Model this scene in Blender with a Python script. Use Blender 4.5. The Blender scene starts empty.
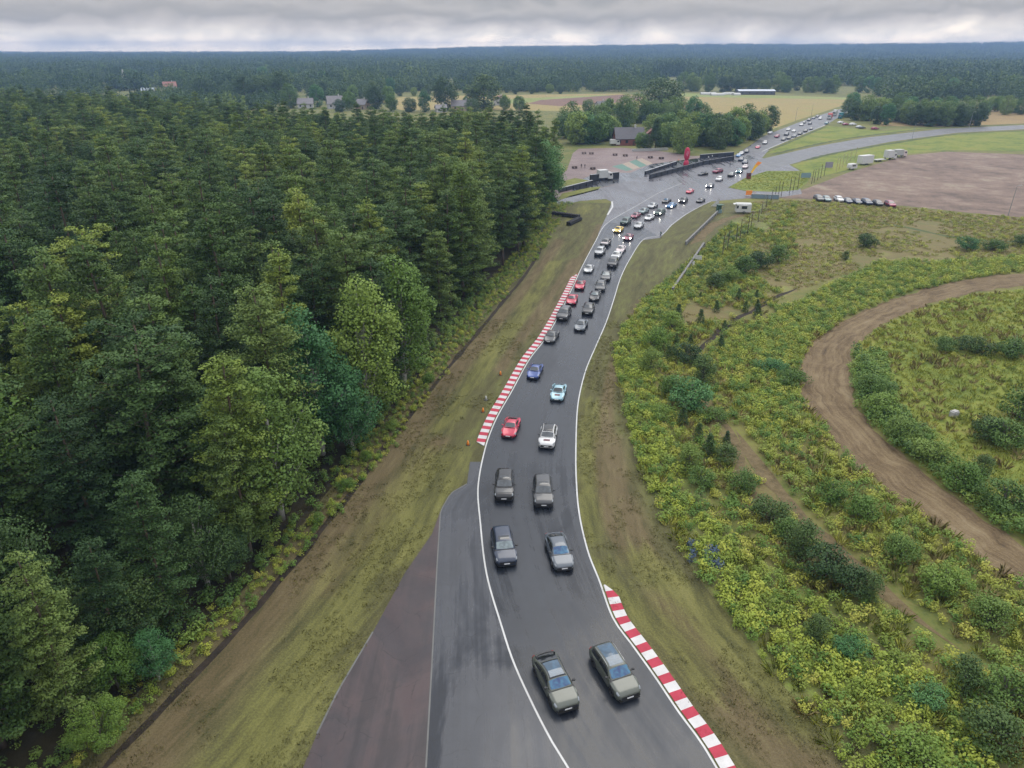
import bpy, bmesh, math, random
import numpy as np
from mathutils import Vector, Matrix, noise as mnoise

random.seed(11)
rng = np.random.default_rng(11)
R = math.radians
scene = bpy.context.scene
COL = scene.collection

# ------------------------------------------------------------------ camera
CAM_H, PITCH, FOC = 43.0, R(25.2), 711.0
cd = bpy.data.cameras.new('camera')
cd.sensor_width = 36.0
cd.lens = FOC / 1024 * 36.0
cd.clip_start, cd.clip_end = 0.5, 60000
cam = bpy.data.objects.new('camera', cd)
cam.location = (0, 0, CAM_H)
cam.rotation_euler = (R(90) - PITCH, 0, 0)
COL.objects.link(cam)
scene.camera = cam
CT, ST = math.cos(PITCH), math.sin(PITCH)


def G(x, y, h=0.0):
    """where the line of sight through a photo pixel meets the height h"""
    u, v = (x - 512) / FOC, (384 - y) / FOC
    dy, dz = CT + v * ST, -ST + v * CT
    t = (h - CAM_H) / dz
    return Vector((u * t, dy * t, h))


def PX(p):
    """pixel of a world point (for choosing what is in view)"""
    x, y, z = p[0], p[1], p[2] - CAM_H
    d = y * CT - z * ST
    if d < 1:
        return None
    return 512 + FOC * x / d, 384 - FOC * (z * CT + y * ST) / d, d


# ------------------------------------------------------------------ object helpers
def mesh_of(name, verts, faces, mats=(), midx=None, smooth=False, uvs=None):
    me = bpy.data.meshes.new(name)
    me.from_pydata([tuple(v) for v in verts], [], [tuple(f) for f in faces])
    for m in mats:
        me.materials.append(m)
    if midx is not None:
        me.polygons.foreach_set('material_index', list(midx))
    if smooth:
        me.polygons.foreach_set('use_smooth', [True] * len(me.polygons))
    if uvs is not None:
        ul = me.uv_layers.new(name='UVMap')
        li = np.empty(len(me.loops), np.int32)
        me.loops.foreach_get('vertex_index', li)
        ul.data.foreach_set('uv', np.asarray(uvs, np.float32)[li].ravel())
    me.update()
    return me


def link(name, data, parent=None, loc=None, rotz=None):
    o = bpy.data.objects.new(name, data)
    COL.objects.link(o)
    if parent is not None:
        o.parent = parent
    if loc is not None:
        o.location = loc
    if rotz is not None:
        o.rotation_euler = (0, 0, rotz)
    return o


def tag(o, label, cat, group=None):
    o['label'] = label
    o['category'] = cat
    if group:
        o['group'] = group
    return o


def thing(name, label, cat, loc=(0, 0, 0), rotz=0.0, group=None):
    return tag(link(name, None, None, loc, rotz), label, cat, group)


def struct(name, me, label=None, kind='structure'):
    o = link(name, me)
    o['kind'] = kind
    if label:
        o['label'] = label
    return o


class MB:
    """collects shapes and turns them into one mesh"""

    def __init__(self):
        self.v, self.f, self.m = [], [], []

    def add(self, vs, fs, m=0):
        b = len(self.v)
        self.v += [tuple(v) for v in vs]
        self.f += [tuple(i + b for i in f) for f in fs]
        self.m += [m] * len(fs)
        return self

    def box(self, c, s, m=0, rz=0.0, taper=1.0):
        cx, cy, cz = c
        a, b, h = s[0] / 2, s[1] / 2, s[2] / 2
        ca, sa = math.cos(rz), math.sin(rz)
        vs = []
        for z, k in ((-h, 1.0), (h, taper)):
            for x, y in ((-a, -b), (a, -b), (a, b), (-a, b)):
                x, y = x * k, y * k
                vs.append((cx + x * ca - y * sa, cy + x * sa + y * ca, cz + z))
        self.add(vs, [(3, 2, 1, 0), (4, 5, 6, 7), (0, 1, 5, 4), (1, 2, 6, 5), (2, 3, 7, 6), (3, 0, 4, 7)], m)
        return self

    def tube(self, pts, radii, n=6, m=0, cap=True):
        pts = [Vector(p) for p in pts]
        rings = []
        vs = []
        for i, p in enumerate(pts):
            d = (pts[min(i + 1, len(pts) - 1)] - pts[max(i - 1, 0)]).normalized()
            a = d.cross(Vector((0, 0, 1)))
            if a.length < 1e-3:
                a = Vector((1, 0, 0))
            a.normalize()
            b = d.cross(a)
            for k in range(n):
                t = 2 * math.pi * k / n
                vs.append(p + (a * math.cos(t) + b * math.sin(t)) * radii[i])
        fs = []
        for i in range(len(pts) - 1):
            for k in range(n):
                k2 = (k + 1) % n
                fs.append((i * n + k, i * n + k2, (i + 1) * n + k2, (i + 1) * n + k))
        if cap:
            fs.append(tuple(range(n))[::-1])
            fs.append(tuple((len(pts) - 1) * n + k for k in range(n)))
        self.add(vs, fs, m)
        return self

    def prism(self, poly, z0, z1, m=0):
        n = len(poly)
        vs = [(p[0], p[1], z0) for p in poly] + [(p[0], p[1], z1) for p in poly]
        self.add(vs, [tuple(range(n))[::-1], tuple(range(n, 2 * n))] + [(i, (i + 1) % n, n + (i + 1) % n, n + i) for i in range(n)], m)
        return self

    def mesh(self, name, mats, smooth=False):
        return mesh_of(name, self.v, self.f, mats, self.m, smooth)

    def build(self, name, mats, parent=None, loc=None, rotz=None, smooth=False):
        return link(name, self.mesh(name, mats if isinstance(mats, (list, tuple)) else [mats], smooth), parent, loc, rotz)


# ------------------------------------------------------------------ material helpers
class NT:
    def __init__(self, name):
        self.mat = bpy.data.materials.new(name)
        self.mat.use_nodes = True
        self.t = self.mat.node_tree
        self.t.nodes.clear()

    def n(self, kind, **kw):
        nd = self.t.nodes.new(kind)
        for k, v in kw.items():
            if k in nd.inputs.keys():
                self.set(nd.inputs[k], v)
            else:
                setattr(nd, k, v)
        return nd

    def set(self, sock, v):
        if isinstance(v, bpy.types.NodeSocket):
            self.t.links.new(v, sock)
        elif sock.type == 'RGBA' and not isinstance(v, (int, float)) and len(v) == 3:
            sock.default_value = (*v, 1)
        else:
            sock.default_value = v

    def noise(self, vec, scale, detail=4, rough=.55, dist=0.0):
        return self.n('ShaderNodeTexNoise', Vector=vec, Scale=scale, Detail=detail, Roughness=rough, Distortion=dist).outputs['Fac']

    def ramp(self, fac, stops, interp='LINEAR'):
        nd = self.n('ShaderNodeValToRGB')
        nd.color_ramp.interpolation = interp
        els = nd.color_ramp.elements
        while len(els) < len(stops):
            els.new(0.5)
        for e, (p, c) in zip(els, stops):
            e.position = p
            e.color = (*c, 1) if not isinstance(c, (int, float)) else (c, c, c, 1)
        self.set(nd.inputs['Fac'], fac)
        return nd.outputs['Color']

    def mix(self, fac, a, b, mode='MIX'):
        nd = self.n('ShaderNodeMix', data_type='RGBA', blend_type=mode)
        self.set(nd.inputs[0], fac)
        self.set(nd.inputs[6], a)
        self.set(nd.inputs[7], b)
        return nd.outputs[2]

    def math(self, op, a, b=0.0, clamp=False):
        nd = self.n('ShaderNodeMath', operation=op, use_clamp=clamp)
        self.set(nd.inputs[0], a)
        self.set(nd.inputs[1], b)
        return nd.outputs[0]

    def scaled(self, vec, s):
        nd = self.n('ShaderNodeMapping')
        self.set(nd.inputs['Vector'], vec)
        nd.inputs['Scale'].default_value = s
        return nd.outputs[0]

    def pos(self):
        return self.n('ShaderNodeNewGeometry').outputs['Position']

    def objc(self):
        return self.n('ShaderNodeTexCoord').outputs['Object']

    def uv(self):
        return self.n('ShaderNodeUVMap', uv_map='UVMap').outputs[0]

    def rnd(self):
        return self.n('ShaderNodeObjectInfo').outputs['Random']

    def out(self, shader):
        o = self.n('ShaderNodeOutputMaterial')
        self.t.links.new(shader, o.inputs['Surface'])
        return self.mat

    def princ(self, color, rough=.6, metallic=0.0, spec=.5, coat=0.0, bump=None, bstr=.3, bdist=.05, emit=None, estr=0.0):
        p = self.n('ShaderNodeBsdfPrincipled')
        self.set(p.inputs['Base Color'], color)
        self.set(p.inputs['Roughness'], rough)
        self.set(p.inputs['Metallic'], metallic)
        self.set(p.inputs['Specular IOR Level'], spec)
        if coat:
            p.inputs['Coat Weight'].default_value = coat
            p.inputs['Coat Roughness'].default_value = .06
        if emit is not None:
            self.set(p.inputs['Emission Color'], emit)
            p.inputs['Emission Strength'].default_value = estr
        if bump is not None:
            b = self.n('ShaderNodeBump', Strength=bstr, Distance=bdist)
            self.set(b.inputs['Height'], bump)
            self.t.links.new(b.outputs[0], p.inputs['Normal'])
        return p.outputs[0]


def simple(name, color, rough=.6, metallic=0.0, spec=.5, coat=0.0, var=.25, scale=3.0, emit=None, estr=0.0):
    """one colour with a little wear through noise"""
    t = NT(name)
    f = t.noise(t.objc(), scale, 4)
    c = t.mix(t.math('MULTIPLY', f, var), color, tuple(k * .45 for k in color))
    r = t.math('ADD', t.math('MULTIPLY', f, .18), rough - .09, True)
    return t.out(t.princ(c, r, metallic, spec, coat, emit=emit, estr=estr))


def foliage_mat(name, stops, scale=.35, trans=.22, nmix=.5):
    """leaf colours: every plant its own tone, with patches of fresher growth"""
    t = NT(name)
    n1 = t.noise(t.objc(), scale, 3)
    n2 = t.noise(t.objc(), scale * 7, 2)
    f = t.math('ADD', t.math('MULTIPLY', t.rnd(), 1 - nmix), t.math('MULTIPLY', t.math('ADD', t.math('MULTIPLY', n1, .6), t.math('MULTIPLY', n2, .4)), nmix))
    c = t.ramp(f, stops)
    p = t.princ(c, .62, spec=.22)
    tr = t.n('ShaderNodeBsdfTranslucent', Color=c).outputs[0]
    mx = t.n('ShaderNodeMixShader')
    mx.inputs[0].default_value = trans
    t.t.links.new(p, mx.inputs[1])
    t.t.links.new(tr, mx.inputs[2])
    return t.out(mx.outputs[0])


# ------------------------------------------------------------------ sky, sun, render settings
SUN_EL, SUN_AZ = R(58), R(35)        # high soft sun behind the cloud
w = bpy.data.worlds.new('World')
scene.world = w
w.use_nodes = True
wt = w.node_tree
wt.nodes.clear()


def wn(kind, **kw):
    nd = wt.nodes.new(kind)
    for k, v in kw.items():
        setattr(nd, k, v)
    return nd


sky = wn('ShaderNodeTexSky', sky_type='NISHITA', sun_disc=False, sun_elevation=SUN_EL, sun_rotation=SUN_AZ)
tc = wn('ShaderNodeTexCoord')
sep = wn('ShaderNodeSeparateXYZ')
wt.links.new(tc.outputs['Generated'], sep.inputs[0])
# cloud bank: the direction, stretched so that the layers lie flat near the horizon
mp = wn('ShaderNodeMapping')
mp.inputs['Scale'].default_value = (3.6, 3.6, 7.5)
mp.inputs['Location'].default_value = (1.7, .6, .3)
wt.links.new(tc.outputs['Generated'], mp.inputs[0])
nz = wn('ShaderNodeTexNoise')
nz.inputs['Scale'].default_value = 3.0
nz.inputs['Detail'].default_value = 7
nz.inputs['Roughness'].default_value = .52
nz.inputs['Distortion'].default_value = .35
wt.links.new(mp.outputs[0], nz.inputs['Vector'])
# altitude + cloud noise -> brightness
ma = wn('ShaderNodeMath', operation='MULTIPLY_ADD')
wt.links.new(nz.outputs['Fac'], ma.inputs[0])
ma.inputs[1].default_value = .062
wt.links.new(sep.outputs['Z'], ma.inputs[2])
sb = wn('ShaderNodeMath', operation='SUBTRACT')
wt.links.new(ma.outputs[0], sb.inputs[0])
sb.inputs[1].default_value = .031
cr = wn('ShaderNodeValToRGB')
SKY = [(0.0, (2.7, 2.2, 1.62)), (.006, (1.95, 1.66, 1.32)), (.014, (1.24, 1.12, .98)), (.026, (.80, .73, .68)), (.040, (.46, .44, .43)), (.052, (.60, .565, .54)), (.066, (.42, .41, .405)), (.16, (1.05, 1.08, 1.15)), (.45, (1.55, 1.60, 1.70))]
els = cr.color_ramp.elements
while len(els) < len(SKY):
    els.new(.5)
for e, (p_, c_) in zip(els, SKY):
    e.position = p_
    e.color = (*[k * 10 for k in c_], 1)
wt.links.new(sb.outputs[0], cr.inputs[0])
mx = wn('ShaderNodeMix', data_type='RGBA')
mx.inputs[0].default_value = .94
wt.links.new(sky.outputs[0], mx.inputs[6])
wt.links.new(cr.outputs[0], mx.inputs[7])
bg = wn('ShaderNodeBackground')
bg.inputs['Strength'].default_value = .1
wt.links.new(mx.outputs[2], bg.inputs['Color'])
wo = wn('ShaderNodeOutputWorld')
wt.links.new(bg.outputs[0], wo.inputs['Surface'])

sd = bpy.data.lights.new('sun', 'SUN')
sd.energy = 2.0
sd.angle = R(45)
sd.color = (1.0, .95, .87)
so = bpy.data.objects.new('sun', sd)
so.rotation_euler = (R(90) - SUN_EL, 0, -SUN_AZ + math.pi)
COL.objects.link(so)
# sun rotation: the lamp shines from azimuth SUN_AZ (from +Y towards +X)
_d = -Vector((math.sin(SUN_AZ) * math.cos(SUN_EL), math.cos(SUN_AZ) * math.cos(SUN_EL), math.sin(SUN_EL)))
so.rotation_euler = _d.to_track_quat('-Z', 'Y').to_euler()

vs_ = scene.view_settings
scene.display_settings.display_device = 'sRGB'
vs_.view_transform = 'Standard'
vs_.look = 'None'
vs_.exposure = 0.0
vs_.gamma = 1.0
vs_.use_curve_mapping = False
cy = scene.cycles
cy.max_bounces, cy.diffuse_bounces, cy.glossy_bounces = 5, 2, 3
cy.transmission_bounces, cy.volume_bounces, cy.transparent_max_bounces = 2, 1, 4
cy.use_denoising = True
cy.sample_clamp_indirect = 4.0
# ------------------------------------------------------------------ ground materials
def ground_mat(name, stops, s1=.05, s2=.6, s3=6.0, rough=.85, bump=.4, wet=None, uvk=None):
    """patchy soil or grass: big patches, small patches and grain"""
    t = NT(name)
    p = t.pos() if uvk is None else t.scaled(t.uv(), (uvk[0], uvk[1], 1))
    a, b, c = t.noise(p, s1, 5, .6, .6), t.noise(p, s2, 5, .65), t.noise(t.pos(), s3, 3, .7)
    f = t.math('ADD', t.math('ADD', t.math('MULTIPLY', a, .45), t.math('MULTIPLY', b, .35)), t.math('MULTIPLY', c, .2))
    col = t.ramp(f, stops)
    return t.out(t.princ(col, rough, spec=.2, bump=c, bstr=bump, bdist=.08))


def wet_asphalt(name, c0, c1, streak=True, r0=.24, r1=.5, reddish=None, crack=.6):
    """damp asphalt: worn lanes along the road, patches, hairline cracks and puddles"""
    t = NT(name)
    uv = t.uv()
    p = t.pos()
    big = t.noise(p, .09, 5, .6, .5)
    mid = t.noise(p, .7, 5, .7, .4)
    fine = t.noise(p, 9.0, 3, .7)
    lng = t.noise(t.scaled(uv, (1.1, .025, 1)), 1.0, 4, .6)
    f = t.math('ADD', t.math('ADD', t.math('MULTIPLY', big, .30), t.math('MULTIPLY', mid, .18)), t.math('ADD', t.math('MULTIPLY', lng, .37), t.math('MULTIPLY', fine, .15)))
    col = t.ramp(f, [(.36, c0), (.5, tuple((a + b) / 2 for a, b in zip(c0, c1))), (.64, c1)])
    if reddish:
        col = t.mix(t.ramp(t.noise(p, .16, 5, .65, .8), [(.40, 0.0), (.58, 1.0)]), col, reddish)
    vo = t.n('ShaderNodeTexVoronoi', feature='DISTANCE_TO_EDGE', Scale=.21)
    dv = t.n('ShaderNodeVectorMath', operation='ADD')
    nzv = t.n('ShaderNodeTexNoise', Vector=p, Scale=.6, Detail=4.0)
    t.set(dv.inputs[0], p)
    t.set(dv.inputs[1], nzv.outputs['Color'])
    t.set(vo.inputs['Vector'], dv.outputs[0])
    ck = t.ramp(vo.outputs['Distance'], [(.0, 1.0), (.012, 0.0)])
    ck = t.math('MULTIPLY', t.math('MULTIPLY', ck, t.ramp(mid, [(.45, 0.0), (.6, 1.0)])), crack)
    col = t.mix(ck, col, (.012, .012, .013))
    pud = t.noise(t.scaled(p, (1, .45, 1)), .13, 5, .62, .8)
    mixr = t.math('ADD', t.math('MULTIPLY', pud, .65), t.math('MULTIPLY', lng, .35))
    rg = t.ramp(mixr, [(.44, r0), (.50, (r0 + r1) / 2), (.60, r1)])
    col = t.mix(t.ramp(mixr, [(.42, .6), (.50, 0.0)]), col, tuple(k * .5 for k in c0))
    return t.out(t.princ(col, rg, spec=.40, bump=fine, bstr=.12, bdist=.01))


M_track = wet_asphalt('wet track asphalt', (.011, .013, .018), (.026, .031, .040), r0=.18, r1=.45, crack=.35)
M_junc = wet_asphalt('junction asphalt', (.055, .052, .060), (.095, .092, .102), r0=.2, r1=.5, crack=.2)
M_apron = wet_asphalt('old grey asphalt', (.024, .026, .032), (.055, .058, .067), r0=.08, r1=.45)
M_red = wet_asphalt('reddish old asphalt', (.026, .022, .026), (.052, .042, .045), r0=.45, r1=.72, reddish=(.060, .042, .043))
M_far = wet_asphalt('grey road asphalt', (.07, .07, .076), (.11, .11, .113), r0=.4, r1=.6)
M_ground = ground_mat('meadow ground', [(.38, (0.053, 0.071, 0.019)), (.46, (0.098, 0.112, 0.027)), (.53, (0.135, 0.124, 0.041)), (.62, (0.143, 0.154, 0.034))], s1=.04, s2=.3, s3=2.5)
def verge_mat():
    t = NT('mown verge grass')
    uv, p = t.uv(), t.pos()
    su = t.scaled(uv, (1.0, .16, 1))
    a, b_, c = t.noise(su, .35, 5, .62, .6), t.noise(su, 1.3, 5, .68), t.noise(p, 6.0, 5, .8)
    f = t.math('ADD', t.math('ADD', t.math('MULTIPLY', a, .34), t.math('MULTIPLY', b_, .30)), t.math('MULTIPLY', c, .36))
    base = t.ramp(f, [(.36, (0.035, 0.045, 0.015)), (.44, (0.063, 0.059, 0.024)), (.50, (0.086, 0.081, 0.033)), (.56, (0.101, 0.108, 0.033)), (.66, (0.149, 0.159, 0.059))])
    worn = t.ramp(f, [(.38, (0.060, 0.046, 0.022)), (.48, (0.101, 0.073, 0.038)), (.60, (0.142, 0.110, 0.062))])
    lush = t.ramp(f, [(.38, (0.056, 0.058, 0.019)), (.48, (0.099, 0.099, 0.028)), (.62, (0.181, 0.172, 0.056))])
    def zone(nm):
        at = t.n('ShaderNodeAttribute', attribute_name=nm).outputs['Fac']
        s = t.math('ADD', at, t.math('MULTIPLY', t.math('SUBTRACT', f, .5), 5.0))
        return t.ramp(s, [(.25, 0.0), (1.15, .85)])
    col = t.mix(zone('lush'), t.mix(zone('worn'), base, worn), lush)
    return t.out(t.princ(col, .85, spec=.2, bump=c, bstr=.6, bdist=.10))


M_verge = verge_mat()
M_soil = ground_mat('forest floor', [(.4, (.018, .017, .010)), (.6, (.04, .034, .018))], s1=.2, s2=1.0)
M_bank = ground_mat('bank soil and herbs', [(.38, (0.062, 0.085, 0.023)), (.47, (0.106, 0.100, 0.040)), (.60, (0.158, 0.200, 0.040))], s1=.12, s2=.8)
M_brown = ground_mat('brown heath', [(.36, (.075, .085, .028)), (.45, (.12, .115, .040)), (.51, (.135, .105, .046)), (.58, (.155, .15, .050)), (.67, (.16, .18, .045))], s1=.06, s2=.4, s3=3.0)
M_meadow = ground_mat('yellow green meadow', [(.38, (0.063, 0.091, 0.017)), (.46, (0.111, 0.143, 0.024)), (.53, (0.159, 0.179, 0.030)), (.60, (0.177, 0.158, 0.043)), (.67, (0.140, 0.174, 0.026))], s1=.07, s2=.5, s3=3.0)
M_field = ground_mat('ripe field', [(.38, (.20, .17, .055)), (.5, (.25, .19, .075)), (.62, (.20, .195, .055))], s1=.008, s2=.04, s3=.3)
M_green_field = ground_mat('pale green field', [(.4, (.16, .19, .05)), (.6, (.22, .23, .075))], s1=.008, s2=.05, s3=.3)
M_tan = ground_mat('tan stubble', [(.4, (.19, .13, .06)), (.6, (.25, .18, .075))], s1=.01, s2=.06, s3=.3)
M_plough = ground_mat('ploughed soil', [(.4, (.13, .075, .055)), (.6, (.17, .10, .07))], s1=.01, s2=.06, s3=.4)
M_gravel = ground_mat('red gravel', [(.40, (0.080, 0.056, 0.042)), (.47, (0.129, 0.089, 0.068)), (.53, (0.165, 0.113, 0.086)), (.60, (0.220, 0.178, 0.132)), (.67, (0.159, 0.148, 0.089))], s1=.05, s2=.22, s3=1.2, rough=.75)
M_plaza = ground_mat('pinkish paving', [(.38, (.12, .085, .08)), (.5, (.165, .12, .112)), (.64, (.20, .165, .15))], s1=.05, s2=.2, s3=1.5, rough=.6)
def dirt_mat():
    t = NT('dirt track')
    uv, p = t.uv(), t.pos()
    wob = t.n('ShaderNodeVectorMath', operation='ADD')
    nv = t.n('ShaderNodeTexNoise', Vector=p, Scale=.12, Detail=3.0)
    t.set(wob.inputs[0], t.scaled(uv, (1, .06, 1)))
    t.set(wob.inputs[1], nv.outputs['Color'])
    rut = t.noise(wob.outputs[0], 1.5, 5, .7)
    dmp, grain = t.noise(p, .22, 5, .65, .5), t.noise(p, 4.0, 4, .75)
    f = t.math('ADD', t.math('ADD', t.math('MULTIPLY', rut, .45), t.math('MULTIPLY', dmp, .30)), t.math('MULTIPLY', grain, .25))
    col = t.ramp(f, [(.36, (.042, .030, .018)), (.44, (.092, .063, .033)), (.51, (.135, .096, .052)), (.58, (.172, .128, .072)), (.66, (.215, .17, .105))])
    return t.out(t.princ(col, .85, spec=.2, bump=f, bstr=.8, bdist=.25))


M_dirt = dirt_mat()
M_ditch = ground_mat('wet ditch soil', [(.4, (.015, .012, .009)), (.6, (.04, .03, .022))], s1=.4, s2=2.0)
M_wet = ground_mat('wet roadside ditch grass', [(.4, (.045, .06, .022)), (.6, (.075, .095, .03))], s1=.1, s2=.5)
M_white = simple('road paint', (.55, .55, .54), .45, var=.85, scale=.55)
M_whitedim = simple('worn road paint', (.42, .42, .40), .5, var=.6, scale=.6)
M_seam = simple('pale asphalt seam', (.13, .13, .125), .6, var=.9, scale=.5)
M_kred = simple('kerb red paint', (.40, .010, .040), .65, var=.75, scale=1.1)
M_kwhite = simple('kerb white paint', (.54, .525, .525), .4, var=.75, scale=1.1)
M_green = simple('green painted concrete', (.025, .115, .075), .5, var=.4, scale=.2)
M_sandpaint = simple('sand painted concrete', (.23, .17, .115), .5, var=.3, scale=.2)


def poly_sheet(name, px, z, mat, world=False):
    from mathutils.geometry import tessellate_polygon
    pts = [Vector(p) for p in px] if world else [G(*p) for p in px]
    pts = [Vector((p[0], p[1], z)) for p in pts]
    tris = tessellate_polygon([pts])
    fs = []
    for a, b, c in tris:
        n = (pts[b] - pts[a]).cross(pts[c] - pts[a]).z
        fs.append((a, b, c) if n > 0 else (c, b, a))
    return struct(name, mesh_of(name, pts, fs, [mat], uvs=[(p.x, p.y) for p in pts]))


def smooth_line(pts, per=8):
    """Catmull-Rom through the points"""
    P = [np.array(p, float) for p in pts]
    P = [2 * P[0] - P[1]] + P + [2 * P[-1] - P[-2]]
    out = []
    for i in range(1, len(P) - 2):
        for k in range(per):
            t = k / per
            a, b, c, d = P[i - 1], P[i], P[i + 1], P[i + 2]
            out.append(.5 * ((2 * b) + (c - a) * t + (2 * a - 5 * b + 4 * c - d) * t * t + (3 * b - a - 3 * c + d) * t ** 3))
    out.append(P[-2])
    return [tuple(p) for p in out]


def strip_mesh(name, L, Rr, z, mat, across=1, jag=0.0):
    """a sheet between two lines of equal length; UV in metres across and along"""
    L, Rr = [Vector((*p[:2], z)) for p in L], [Vector((*p[:2], z)) for p in Rr]
    vs, uv, fs = [], [], []
    s = 0.0
    for i, (a, b) in enumerate(zip(L, Rr)):
        if i:
            s += ((a + b) / 2 - (L[i - 1] + Rr[i - 1]) / 2).length
        wd = (b - a).length
        for k in range(across + 1):
            t = k / across
            vs.append(a.lerp(b, t))
            uv.append((t * wd, s))
    n = across + 1
    for i in range(len(L) - 1):
        for k in range(across):
            q = (i * n + k, i * n + k + 1, (i + 1) * n + k + 1, (i + 1) * n + k)
            fs.append(q)
    me = mesh_of(name, vs, fs, [mat], uvs=uv)
    if me.polygons[0].normal.z < 0:
        me.flip_normals()
    return me


def offset_line(pts, d):
    P = [Vector((p[0], p[1])) for p in pts]
    out = []
    for i, p in enumerate(P):
        t = (P[min(i + 1, len(P) - 1)] - P[max(i - 1, 0)]).normalized()
        out.append((p.x - t.y * d, p.y + t.x * d))
    return out


def line_len(pts):
    return [0.0] + list(np.cumsum([(Vector(b[:2]) - Vector(a[:2])).length for a, b in zip(pts, pts[1:])]))


def resample(pts, step):
    s = line_len(pts)
    n = max(2, int(s[-1] / step) + 1)
    q = np.linspace(0, s[-1], n)
    return list(zip(np.interp(q, s, [p[0] for p in pts]), np.interp(q, s, [p[1] for p in pts])))


def Gl(px):
    return [tuple(G(*p))[:2] for p in px]


# ------------------------------------------------------------------ outlines read off the photograph
TRACK_L = [(645, 900), (566.4, 768), (548.8, 739), (529, 700), (511.7, 661), (500, 625), (488, 585), (482.8, 557), (479.3, 522), (477, 495), (478.5, 476), (482.8, 455), (488, 437), (497, 416), (511, 391.6), (528.5, 360), (544.5, 339), (558, 315.7), (571.8, 288), (581.5, 267), (595, 241.5), (604, 226), (618, 216), (635, 206.5), (658.6, 193), (682, 183)]
TRACK_R = [(795, 900), (718, 768), (700, 739), (679.7, 711.8), (656, 676.6), (634.8, 647), (614, 618), (600.6, 581.4), (590, 555), (583, 528.7), (579.5, 509), (577.7, 490), (576.6, 460), (577.4, 420), (579.5, 398.7), (583.9, 379), (588.4, 365), (597, 345), (607, 321.6), (614.8, 298), (621, 278), (630.4, 259), (644, 239.5), (662, 235), (672, 225), (686, 214.6), (701.6, 206), (711, 201.4)]
WL = resample(smooth_line(Gl(TRACK_L)), 1.0)
WR = resample(smooth_line(Gl(TRACK_R)), 1.0)
nW = 260
sL, sR = line_len(WL), line_len(WR)
qL, qR = np.linspace(0, sL[-1], nW), np.linspace(0, sR[-1], nW)
TL = list(zip(np.interp(qL, sL, [p[0] for p in WL]), np.interp(qL, sL, [p[1] for p in WL])))
TR = list(zip(np.interp(qR, sR, [p[0] for p in WR]), np.interp(qR, sR, [p[1] for p in WR])))

FOREST_EDGE = [(-60, 900), (20, 800), (75, 752), (140, 690), (215, 620), (290, 540), (345, 470), (400, 402), (450, 340), (500, 283), (540, 236), (560, 203)]
VERGE_OUT = [(610, 900), (480, 900), (303, 768)]

# big ground sheet reaching past the horizon
NX = 40
struct('ground', mesh_of('ground', [(-9000, -300, 0), (9000, -300, 0), (9000, 6600, 0), (-9000, 6600, 0)], [(0, 1, 2, 3)], [M_ground]))

# verge between forest and track
ys = [900, 850, 800, 768, 740, 700, 660, 620, 580, 540, 500, 470, 440, 410, 380, 350, 320, 290, 265, 245, 225, 212, 203]
exy = sorted(FOREST_EDGE, key=lambda p: p[1])
def xat(pts, y):
    pts = sorted(pts, key=lambda p: p[1])
    return float(np.interp(y, [p[1] for p in pts], [p[0] for p in pts]))
LV = [(xat(FOREST_EDGE, y) - 8, y) for y in ys]
RV = [(xat(TRACK_L[:22] + [(612, 203)], y) + 2, y) for y in ys]
def verge(L, Rr, worn, lush):
    """grass strip; the bare wheel tracks and the lusher grass are zones of the sward"""
    me = strip_mesh('verge_ground', smooth_line(Gl(L), 8), smooth_line(Gl(Rr), 8), .01, M_verge, 26)
    n = len(me.vertices)
    co = np.empty(n * 3, np.float32)
    me.vertices.foreach_get('co', co)
    co = co.reshape(-1, 3)
    for nm, lines in (('worn', worn), ('lush', lush)):
        v = np.zeros(n)
        for px, wd in lines:
            P = np.array(resample(smooth_line(Gl(px)), 2.0))
            d = np.full(n, 1e9)
            for a, b_ in zip(P[:-1], P[1:]):
                ab = b_ - a
                t = np.clip(((co[:, 0] - a[0]) * ab[0] + (co[:, 1] - a[1]) * ab[1]) / (ab @ ab + 1e-9), 0, 1)
                d = np.minimum(d, np.hypot(co[:, 0] - a[0] - t * ab[0], co[:, 1] - a[1] - t * ab[1]))
            v = np.maximum(v, np.clip(1.25 - d / (wd * 1.6), 0, 1))
        at = me.attributes.new(nm, 'FLOAT', 'POINT')
        at.data.foreach_set('value', v.astype(np.float32))
    struct('verge_ground', me)
verge(LV, RV, [([(110, 800), (190, 705), (260, 620), (320, 545), (370, 480), (430, 400), (470, 345)], 2.4), ([(330, 590), (390, 510), (440, 440)], 1.2), ([(450, 385), (490, 330), (530, 282), (560, 240)], 1.2), ([(500, 370), (540, 310), (575, 260)], .9), ([(600, 225), (570, 280), (540, 330)], .8)],
      [([(235, 800), (290, 700), (335, 625), (385, 540), (440, 460)], 2.4), ([(440, 430), (475, 375), (515, 322), (555, 262)], 1.2), ([(575, 215), (590, 205), (560, 225)], 2.0), ([(400, 560), (450, 480)], 1.4)])

# forest floor
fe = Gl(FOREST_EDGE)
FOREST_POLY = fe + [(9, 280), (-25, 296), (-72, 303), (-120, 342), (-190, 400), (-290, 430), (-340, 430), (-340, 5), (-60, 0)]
poly_sheet('forest_ground', FOREST_POLY, .014, M_soil, world=True)

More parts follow.
